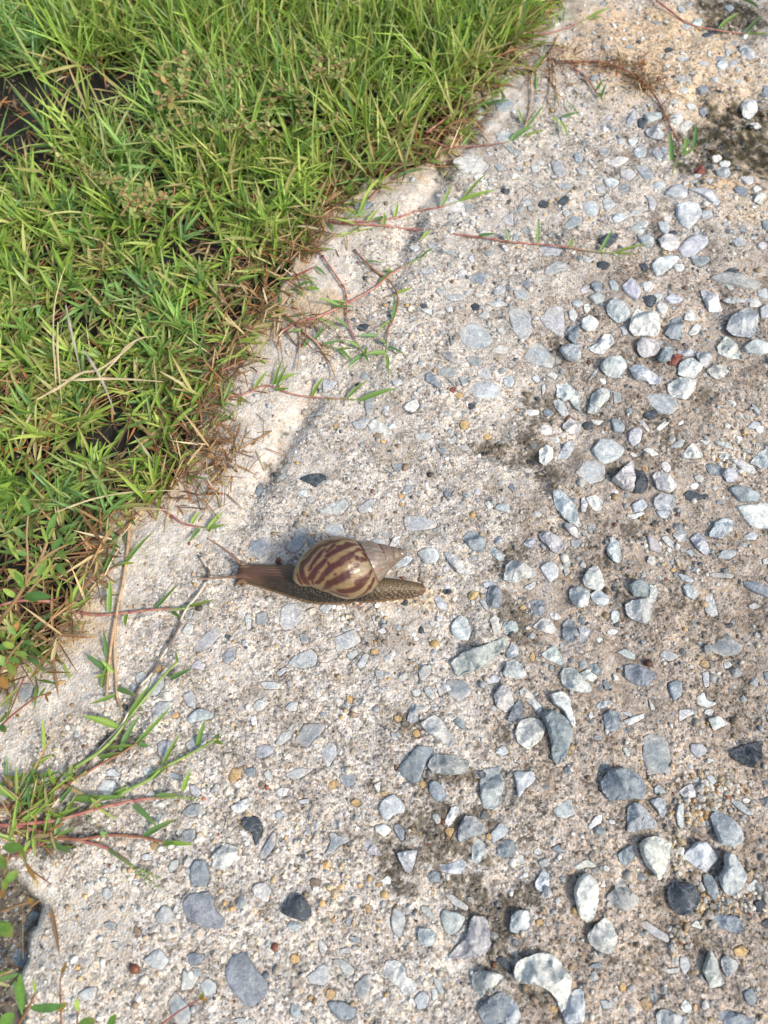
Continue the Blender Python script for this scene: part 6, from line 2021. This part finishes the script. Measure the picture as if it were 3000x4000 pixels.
yn = smooth1(yn, 3); yf = smooth1(yf, 3); hh_ = smooth1(hh_, 3)
GZB = float(np.median(Hs(np.linspace(S0[0] - .05, S0[0] + .05, 20), np.full(20, S0[1])))) + 0.0006
NPH = 40; body_rings = []
for k in range(NB):
    A_ = ac(xs[k], yn[k], GZB); F_ = ac(xs[k], yf[k], GZB)
    S_ = F_[1] - A_[1]; h = hh_[k]
    w = max(0.0006, (S_ * S_ - (vang * h) ** 2) / (2 * S_)) if S_ > vang * h else S_ * 0.45
    w = max(w, S_ * 0.35)
    xc = A_[0]; yc = A_[1] + w
    ring = []
    for ph in np.linspace(0, math.pi, NPH):
        cph, sph = math.cos(ph), math.sin(ph)
        yy = -w * np.sign(cph) * abs(cph) ** 0.85
        zz = h * sph ** 1.3
        fl = max(0, abs(cph) - 0.86) / 0.14
        yy -= np.sign(cph) * 0.0007 * fl
        ring.append((xc, yc + yy, GZB + zz + 0.0003))
    for q in (0.8, 0.3, -0.3, -0.8): ring.append((xc, yc + w * q, GZB - 0.0004))
    body_rings.append(ring)
BR = np.array(body_rings); nb_, nr_ = BR.shape[:2]
V_ = BR.reshape(-1, 3); I_ = np.arange(nb_ * nr_).reshape(nb_, nr_); J_ = np.roll(I_, -1, 1)
Fb = [np.column_stack([I_[:-1].ravel(), I_[1:].ravel(), J_[1:].ravel(), J_[:-1].ravel()])]
V_ = np.vstack([V_, BR[0].mean(0)[None], BR[-1].mean(0)[None]])
Ft = [np.column_stack([I_[0], J_[0], np.full(nr_, nb_ * nr_)]), np.column_stack([J_[-1], I_[-1], np.full(nr_, nb_ * nr_ + 1)])]
parts_V = [V_]; parts_Q = [Fb[0]]; parts_T = [np.vstack(Ft)]; off = len(V_)
def add_tube(P, R, ns=10):
    global off
    Q = catmull(P, 8); u = np.linspace(0, 1, len(Q)); Rr = np.interp(u, np.linspace(0, 1, len(R)), R) / 1000
    v, f = tube(Q, Rr, ns)
    parts_V.append(v); parts_Q.append(f[0] + off); parts_T.append(f[1] + off); off += len(v)
add_tube([ac(420, 320, GZB + .005), ac(350, 285, GZB + .0065), ac(318, 255, GZB + .0085), ac(275, 210, GZB + .011), ac(210, 160, GZB + .013), ac(150, 118, GZB + .014), ac(112, 94, GZB + .0145)], [3.2, 2.6, 1.75, 1.1, .85, .68, .6, .58, .55])
add_tube([ac(420, 330, GZB + .004), ac(345, 328, GZB + .0055), ac(300, 333, GZB + .006), ac(230, 338, GZB + .0065), ac(150, 344, GZB + .007), ac(90, 350, GZB + .007), ac(45, 354, GZB + .007)], [3.4, 2.6, 1.75, .95, .75, .66, .58, .55, .5])
for tx, ty, tz, r in ((103, 90, .0147, .85), (40, 354, .0071, .72)):      # swollen tips
    p = ac(tx, ty, GZB + tz); parts_V.append(ICO_V * r / 1000 + p); parts_T.append(ICO_F + off); off += 12
add_tube([ac(335, 355, GZB + .003), ac(305, 368, GZB + .0028), ac(288, 385, GZB + .002), ac(279, 400, GZB + .0016)], [1.6, 1.0, .7, .5])
add_tube([ac(345, 365, GZB + .003), ac(332, 385, GZB + .002), ac(326, 398, GZB + .0014)], [1.3, .8, .5])
raw = mk('body', np.vstack(parts_V), [np.vstack(parts_Q), np.vstack(parts_T)], M_STEM)
md = raw.modifiers.new('r', 'REMESH'); md.mode = 'VOXEL'; md.voxel_size = 0.00031; md.use_smooth_shade = True
md2 = raw.modifiers.new('s', 'SMOOTH'); md2.factor = 0.5; md2.iterations = 3
dg = bpy.context.evaluated_depsgraph_get(); ev = raw.evaluated_get(dg)
me = bpy.data.meshes.new_from_object(ev)
nv = len(me.vertices); co = np.empty(nv * 3, np.float32); me.vertices.foreach_get('co', co); co = co.reshape(-1, 3).astype(float)
no = np.empty(nv * 3, np.float32); me.vertices.foreach_get('normal', no); no = no.reshape(-1, 3).astype(float)
tri = np.array([tuple(p.vertices) for p in me.polygons if len(p.vertices) == 4], np.int32)
tri3 = np.array([tuple(p.vertices) for p in me.polygons if len(p.vertices) == 3], np.int32)
bpy.data.objects.remove(raw, do_unlink=True)
# where each point sits along (u, 0 head .. 1 tail) and round (v, 0 near hem .. 1 ridge .. 2 far hem)
xr = BR[:, 0, 0]; yn_w = BR[:, 0, 1]; yf_w = BR[:, NPH - 1, 1]; hz = BR[:, NPH // 2, 2] - GZB
u = (co[:, 0] - xr[0]) / (xr[-1] - xr[0])
yl = np.interp(co[:, 0], xr, yn_w); yh = np.interp(co[:, 0], xr, yf_w); hb = np.interp(co[:, 0], xr, hz)
vv = np.clip((co[:, 1] - yl) / (yh - yl), 0, 1); zz = np.clip((co[:, 2] - GZB) / np.maximum(hb, .001), 0, 1.3)
stalk = (co[:, 0] < xr[0] + 0.0004) | (co[:, 2] - GZB > hb * 1.25 + 0.001)
arc = np.arctan2(zz, (0.5 - vv) * 2) / math.pi * 0.026      # metres round the back
al = co[:, 0] - xr[0]
low = sstep(0.46, 0.16, vv)
neck = sstep(0.36, 0.22, u)
# net-like wrinkles: coarse low on the flank, fine on the back; long furrows on the neck
cA, rA = cells(al + 0.0006 * vn(al, arc, .003, 1), arc * (1.15), 0.0018, 1)
cB, rB = cells(al, arc * 1.4, 0.0011, 4)
netA = np.clip(1 - cA * 1.35, 0, 1); netB = np.clip(1 - cB * 1.3, 0, 1)
fur = 0.5 + 0.5 * np.sin(arc / 0.0017 * 6.283 + 3 * vn(al, arc, 0.008, 3)) * (0.6 + .4 * vn(al * .3, arc, .0012, 2))
fr = np.clip(0.5 + 0.5 * np.sin(al / 0.0009 * 6.283 + 2.0 * vn(al, arc, 0.003, 5)), 0, 1)
body_m = ~stalk
back = 1 - low
disp = (netA * low * 0.00075 + netB * back * 0.00045) * (1 - 0.85 * neck) + neck * fur * 0.0006 * (0.3 + back) + low * fr * 0.00016 * sstep(0.2, 0.0, zz)
co2 = co + no * (disp * body_m)[:, None]
cN = np.array([0.100, 0.050, 0.033]); cDark = np.array([0.018, 0.014, 0.010]); cTail = np.array([0.150, 0.105, 0.056]); cHem = np.array([0.16, 0.10, 0.05]); cMid = np.array([0.060, 0.044, 0.026])
C_ = np.tile(cMid, (nv, 1))
def bl(C_, c, w): w = np.clip(w, 0, 1)[:, None]; return C_ * (1 - w) + np.array(c) * w
C_ = bl(C_, cTail, sstep(0.66, 0.8, u))
C_ = bl(C_, (0.17, 0.085, 0.05), sstep(0.93, 1.0, u) * .8)
C_ = bl(C_, cN, sstep(0.34, 0.22, u) * sstep(.25, .55, zz))
C_ = bl(C_, (0.12, 0.08, 0.05), sstep(0.36, 0.3, u) * sstep(.3, .75, vv) * .6)
C_ = bl(C_, cDark, sstep(0.60, 0.30, vv) * sstep(0.82, 0.6, u) * sstep(0.08, .2, u) * .9)
C_ = bl(C_, (0.10, 0.06, 0.035), sstep(0.45, 0.1, vv) * sstep(0.6, 0.85, u) * .7)
C_ = bl(C_, cDark * .8, (1 - netA) ** 1.3 * low * 0.8 * (1 - neck))
C_ = bl(C_, (0.06, 0.04, 0.02), (1 - netB) ** 1.3 * back * 0.75 * (1 - neck))
C_ = bl(C_, (0.05, 0.022, 0.015), sstep(.5, .1, fur) * neck * back * .5)
C_ = bl(C_, (0.30, 0.28, 0.24), low * (netA > .72) * (rA > .55) * .15 * sstep(.8, .5, u))
C_ = bl(C_, cHem, sstep(0.045, 0.02, vv) * .85)
C_ = bl(C_, (0.15, 0.092, 0.062), stalk * 1.0)
C_ = bl(C_, (0.32, 0.22, 0.14), stalk * sstep(-0.002, -0.02, al) * .7)
q4 = [tri] if len(tri) else []
if len(tri3): q4.append(tri3)
M_BODY = mat_vcol('snail_skin', 0.46, 0.4, bump=0.35, bscale=1600, coat=0.08, vary=0.3)
body = mk('body', co2 - S0, q4, M_BODY, parent=snail, col=np.clip(C_, .005, 1), smooth=True)
bpy.data.meshes.remove(me)
for tx, ty, tz in ((101, 88, .0152), (36, 354, .0074)):
    p = ac(tx, ty, GZB + tz) - S0
    mk('eye', ICO_V * 0.0004 + p, ICO_F, M_BODY, parent=snail, col=np.tile((0.02, 0.015, 0.012), (12, 1)), smooth=True)

# shell: a helical cone measured along its axis (s: close-up pixels from the tip, t: across)
SHZ = GZB + 0.0175
apx = ac(1384, 176, SHZ - 0.0035); bse = ac(1384 - 0.968 * 700, 176 + 0.252 * 700, SHZ + 0.0005)
AX = bse - apx; KS = np.linalg.norm(AX) / 700.0; AX /= np.linalg.norm(AX)
vdir = np.array([0, 0, CAM_H]) - (apx + bse) / 2; vdir /= np.linalg.norm(vdir)
B3 = np.cross(vdir, AX); B3 /= np.linalg.norm(B3)
if B3[1] < 0: B3 = -B3
UU = np.cross(AX, B3); UU /= np.linalg.norm(UU)
if UU @ vdir < 0: UU = -UU
env_s = [0, 8, 22, 40, 77, 118, 146, 166, 190, 221, 250, 287, 310, 344, 380, 412, 450, 492, 530, 557, 591, 625, 653, 690, 713, 735, 748]
env_r = [9, 25, 34, 39, 57, 77, 94, 106, 122, 140, 154, 174, 182, 195, 203, 206, 203, 192, 176, 160, 144, 122, 104, 80, 64, 38, 10]
off_s = [0, 150, 235, 290, 344, 412, 450, 492, 557, 591, 653, 713, 748]; off_t = [0, 0, -15, -21, -9, 0, 6, 17, 34, 38, 44, 24, 16]
ws_w = [5, 4, 3, 2, 1, 0, -0.5, -1, -2]; ws_s = [-8, 10, 37, 77, 137, 243, 340, 450, 760]
NS, NT = 230, 280
ss = np.concatenate([np.linspace(0, 60, 36), np.linspace(60, 748, NS - 36 + 1)[1:]])
tt_ = np.linspace(-math.pi, math.pi, NT, endpoint=False)
SS, TT = np.meshgrid(ss, tt_, indexing='ij')
env = np.interp(SS, env_s, env_r)
for _ in range(1):
    pass
AXp = AX - (AX @ vdir) * vdir; qsh = -(AX @ vdir) * (UU @ vdir) / (AXp @ AXp)
SI = SS + np.interp(SS, env_s, env_r) * np.cos(TT) * qsh * (np.abs(TT) < 1.571)
wv = np.interp(SI, ws_s, ws_w)
pp = wv + TT / (2 * math.pi)
e_up = np.where(pp > 0, 1 - (pp - np.floor(pp)), -pp)
e_dn = np.where(pp > 0, pp - np.floor(pp), 9.0)
fadeb = sstep(math.pi, 2.3, np.abs(TT))
rr_ = env * (1 - fadeb * (0.15 * np.exp(-e_up / 0.07) - 0.05 * np.exp(-((e_up - .40) / .25) ** 2) * (pp > 0) + 0.05 * np.exp(-e_dn / 0.12)))
rr_ = rr_ * (1 + 0.004 * np.sin(TT * 23 + 3 * vn(SS, TT * 60, 60.0, 2)) + 0.0035 * vn(SS * .3, TT * 300, 9.0, 3))
# lip flares slightly where the body comes out
lipm = sstep(640, 700, SS)
offt = np.interp(SS, off_s, off_t)
PV = apx + (SS * KS)[..., None] * AX + ((rr_ * np.sin(TT) + offt) * KS)[..., None] * B3 + (rr_ * np.cos(TT) * KS * np.where(np.cos(TT) > 0, 1.0, 0.82))[..., None] * UU
# colours: base, traced dark flames, whorls of the spire
ST = [[(380, 640, 60), (450, 540, 70), (560, 400, 60), (700, 270, 55), (800, 230, 50), (1000, 180, 35), (1200, 150, 20), (1380, 190, 12)], [(800, 250, 40), (950, 200, 30), (1150, 150, 25)],
      [(520, 710, 20), (600, 560, 40), (700, 430, 45), (800, 320, 30)], [(850, 370, 30), (980, 245, 35)], [(850, 460, 50), (1000, 370, 60), (1200, 290, 50), (1420, 240, 30)],
      [(1030, 290, 30), (1130, 265, 10), (1220, 225, 40)], [(540, 860, 70), (640, 700, 60), (720, 620, 60), (820, 520, 40)], [(660, 950, 30), (800, 800, 50), (930, 660, 70), (1080, 570, 70), (1300, 430, 60), (1330, 400, 20)],
      [(1350, 390, 20), (1400, 360, 35), (1470, 330, 35)], [(890, 600, 30), (870, 570, 15)], [(760, 1060, 20), (900, 960, 60), (1080, 870, 80), (1200, 790, 90), (1310, 700, 30)],
      [(1080, 1090, 60), (1300, 1060, 70), (1430, 980, 70), (1500, 900, 70), (1640, 700, 30)], [(1380, 930, 60), (1450, 850, 60)], [(900, 1090, 20), (1000, 1120, 40), (1100, 1160, 50), (1200, 1170, 40)],
      [(1350, 1200, 20), (1500, 1130, 30), (1620, 1000, 40), (1680, 850, 40)], [(1390, 500, 55), (1395, 505, 55)], [(1490, 520, 50), (1530, 500, 50)], [(1360, 630, 50), (1380, 625, 50)], [(1460, 560, 25), (1465, 562, 25)],
      [(385, 560, 60), (375, 680, 70), (400, 800, 70), (450, 900, 60), (500, 960, 40)], [(590, 910, 22), (595, 970, 18)], [(430, 430, 18), (560, 300, 22), (740, 190, 22), (930, 155, 18)], [(650, 320, 14), (760, 255, 14)],
      [(300, 760, 14), (330, 850, 20), (390, 960, 25)], [(1500, 400, 30), (1600, 470, 30)], [(1010, 780, 14), (985, 800, 14)], [(1270, 575, 20), (1275, 580, 20)], [(700, 740, 14), (705, 745, 14)]]
dark = np.zeros(SS.shape); halo = np.zeros(SS.shape)
jx = 3 * vn(SS, TT * 180, 22.0, 1); jy = 3.5 * vn(SS, TT * 180, 26.0, 3) + 1.5 * vn(SS, TT * 180, 9.0, 2)
def to_st(x, y):
    X1, Y1 = 580.6 + .35 * x, 49.8 + .35 * y; dx_, dy_ = X1 - 1384, Y1 - 176
    s = -0.968 * dx_ + 0.252 * dy_; t = -0.252 * dx_ - 0.968 * dy_
    t -= np.interp(s, off_s, off_t); r = np.interp(s, env_s, env_r)
    return s, math.asin(max(-.995, min(.995, t / r)))
for pl in ST:
    Q = [(*to_st(x, y), w * .35 * .76 + 1.1) for x, y, w in pl]
    for (s0, t0, w0), (s1, t1, w1) in zip(Q[:-1], Q[1:]):
        rm = (np.interp(s0, env_s, env_r) + np.interp(s1, env_s, env_r)) / 2
        k0 = max(0.35, math.cos((t0 + t1) / 2))      # a stripe seen aslant is wider on the shell than in the picture
        ax_, ay_ = s0, t0 * rm; bx_, by_ = s1, t1 * rm; vx, vy = bx_ - ax_, by_ - ay_
        px_, py_ = SI + jx, TT * rm + jy
        q = np.clip(((px_ - ax_) * vx + (py_ - ay_) * vy) / (vx * vx + vy * vy + 1e-9), 0, 1)
        dd = np.hypot(px_ - ax_ - q * vx, py_ - ay_ - q * vy); ww = (w0 + (w1 - w0) * q) / (0.5 + .5 * k0)
        dark = np.maximum(dark, sstep(1.25, 0.60, dd / ww)); halo = np.maximum(halo, sstep(ww + 10, ww - 1, dd) * .95)
bodyw = (pp <= 0) | (np.abs(TT) > 2.9)
vis = sstep(1.75, 1.45, np.abs(TT))
side_d = sstep(0.15, 0.45, np.sin(TT * 13 + 2.2 * vn(SS, TT * 100, 60.0, 5)) * (0.6 + .6 * vn(SS, TT * 160, 50.0, 6)))
dark = dark * vis + side_d * (1 - vis); dark = dark * (pp <= 0.0)
halo = halo * vis * (pp <= 0.0)
base_c = np.array([0.190, 0.130, 0.058]); pale = np.array([0.215, 0.168, 0.098])
w = np.clip(sstep(470, 300, SS) + .35 * vn(SS, TT * 150, 30.0, 4), 0, 1)[..., None]
Cc = base_c * (1 - w) + pale * w
Cc = Cc * (1 + 0.10 * vn(SS * .2, TT * 400, 10.0, 6) + 0.10 * vn(SS * .1, TT * 900, 12.0, 2))[..., None]
lp = (sstep(655, 700, SS + 30 * np.sin(TT)) * .8)[..., None]; Cc = Cc * (1 - lp) + np.array([0.30, 0.21, 0.10]) * lp
Cc = Cc * (1 - .8 * halo[..., None]) + np.array([0.17, 0.060, 0.030]) * .8 * halo[..., None]
Cc = Cc * (1 - .93 * dark[..., None]) + np.array([0.046, 0.012, 0.009]) * .93 * dark[..., None]
spw = (pp > 0.0)[..., None]
sp_c = np.array([0.180, 0.150, 0.122]) * (1 + .28 * vn(SS * .5, TT * 200, 12.0, 1) + .10 * np.sin(TT * 26 + wv * 9))[..., None]
sp_c = sp_c * np.where((pp > 1.0)[..., None], np.array([0.80, 0.74, 0.70]), 1.0)
w2 = (sstep(.1, .7, vn(SS * .6, TT * 120, 16.0, 7)) * .6)[..., None]; sp_c = sp_c * (1 - w2) + np.array([0.17, 0.085, 0.06]) * w2
w3 = (np.exp(-e_dn / .06) * (pp > 0) * .6)[..., None]; sp_c = sp_c * (1 - w3) + np.array([0.15, 0.07, 0.045]) * w3
Cc = np.where(spw, sp_c, Cc)
sut = (np.exp(-(e_up / .03) ** 2) * fadeb * .85)[..., None]; Cc = Cc * (1 - sut) + np.array([0.10, 0.055, 0.035]) * sut
V_ = PV.reshape(-1, 3); ns_ = len(ss)
I_ = np.arange(ns_ * NT).reshape(ns_, NT); J_ = np.roll(I_, -1, 1)
Fq = np.column_stack([I_[:-1].ravel(), J_[:-1].ravel(), J_[1:].ravel(), I_[1:].ravel()])
V_ = np.vstack([V_, [apx - AX * KS * 2], [PV[-1].mean(0)]]); cc = np.vstack([Cc.reshape(-1, 3), Cc[0].mean(0)[None], Cc[-1].mean(0)[None]])
Ft = np.vstack([np.column_stack([J_[0], I_[0], np.full(NT, ns_ * NT)]), np.column_stack([I_[-1], J_[-1], np.full(NT, ns_ * NT + 1)])])
M_SHELL = mat_vcol('snail_shell', 0.36, 0.5, bump=0.2, bscale=700, coat=0.2, vary=0.18)
shell = mk('shell', V_ - S0, [Fq, Ft], M_SHELL, parent=snail, col=np.clip(cc, .004, 1), smooth=True)
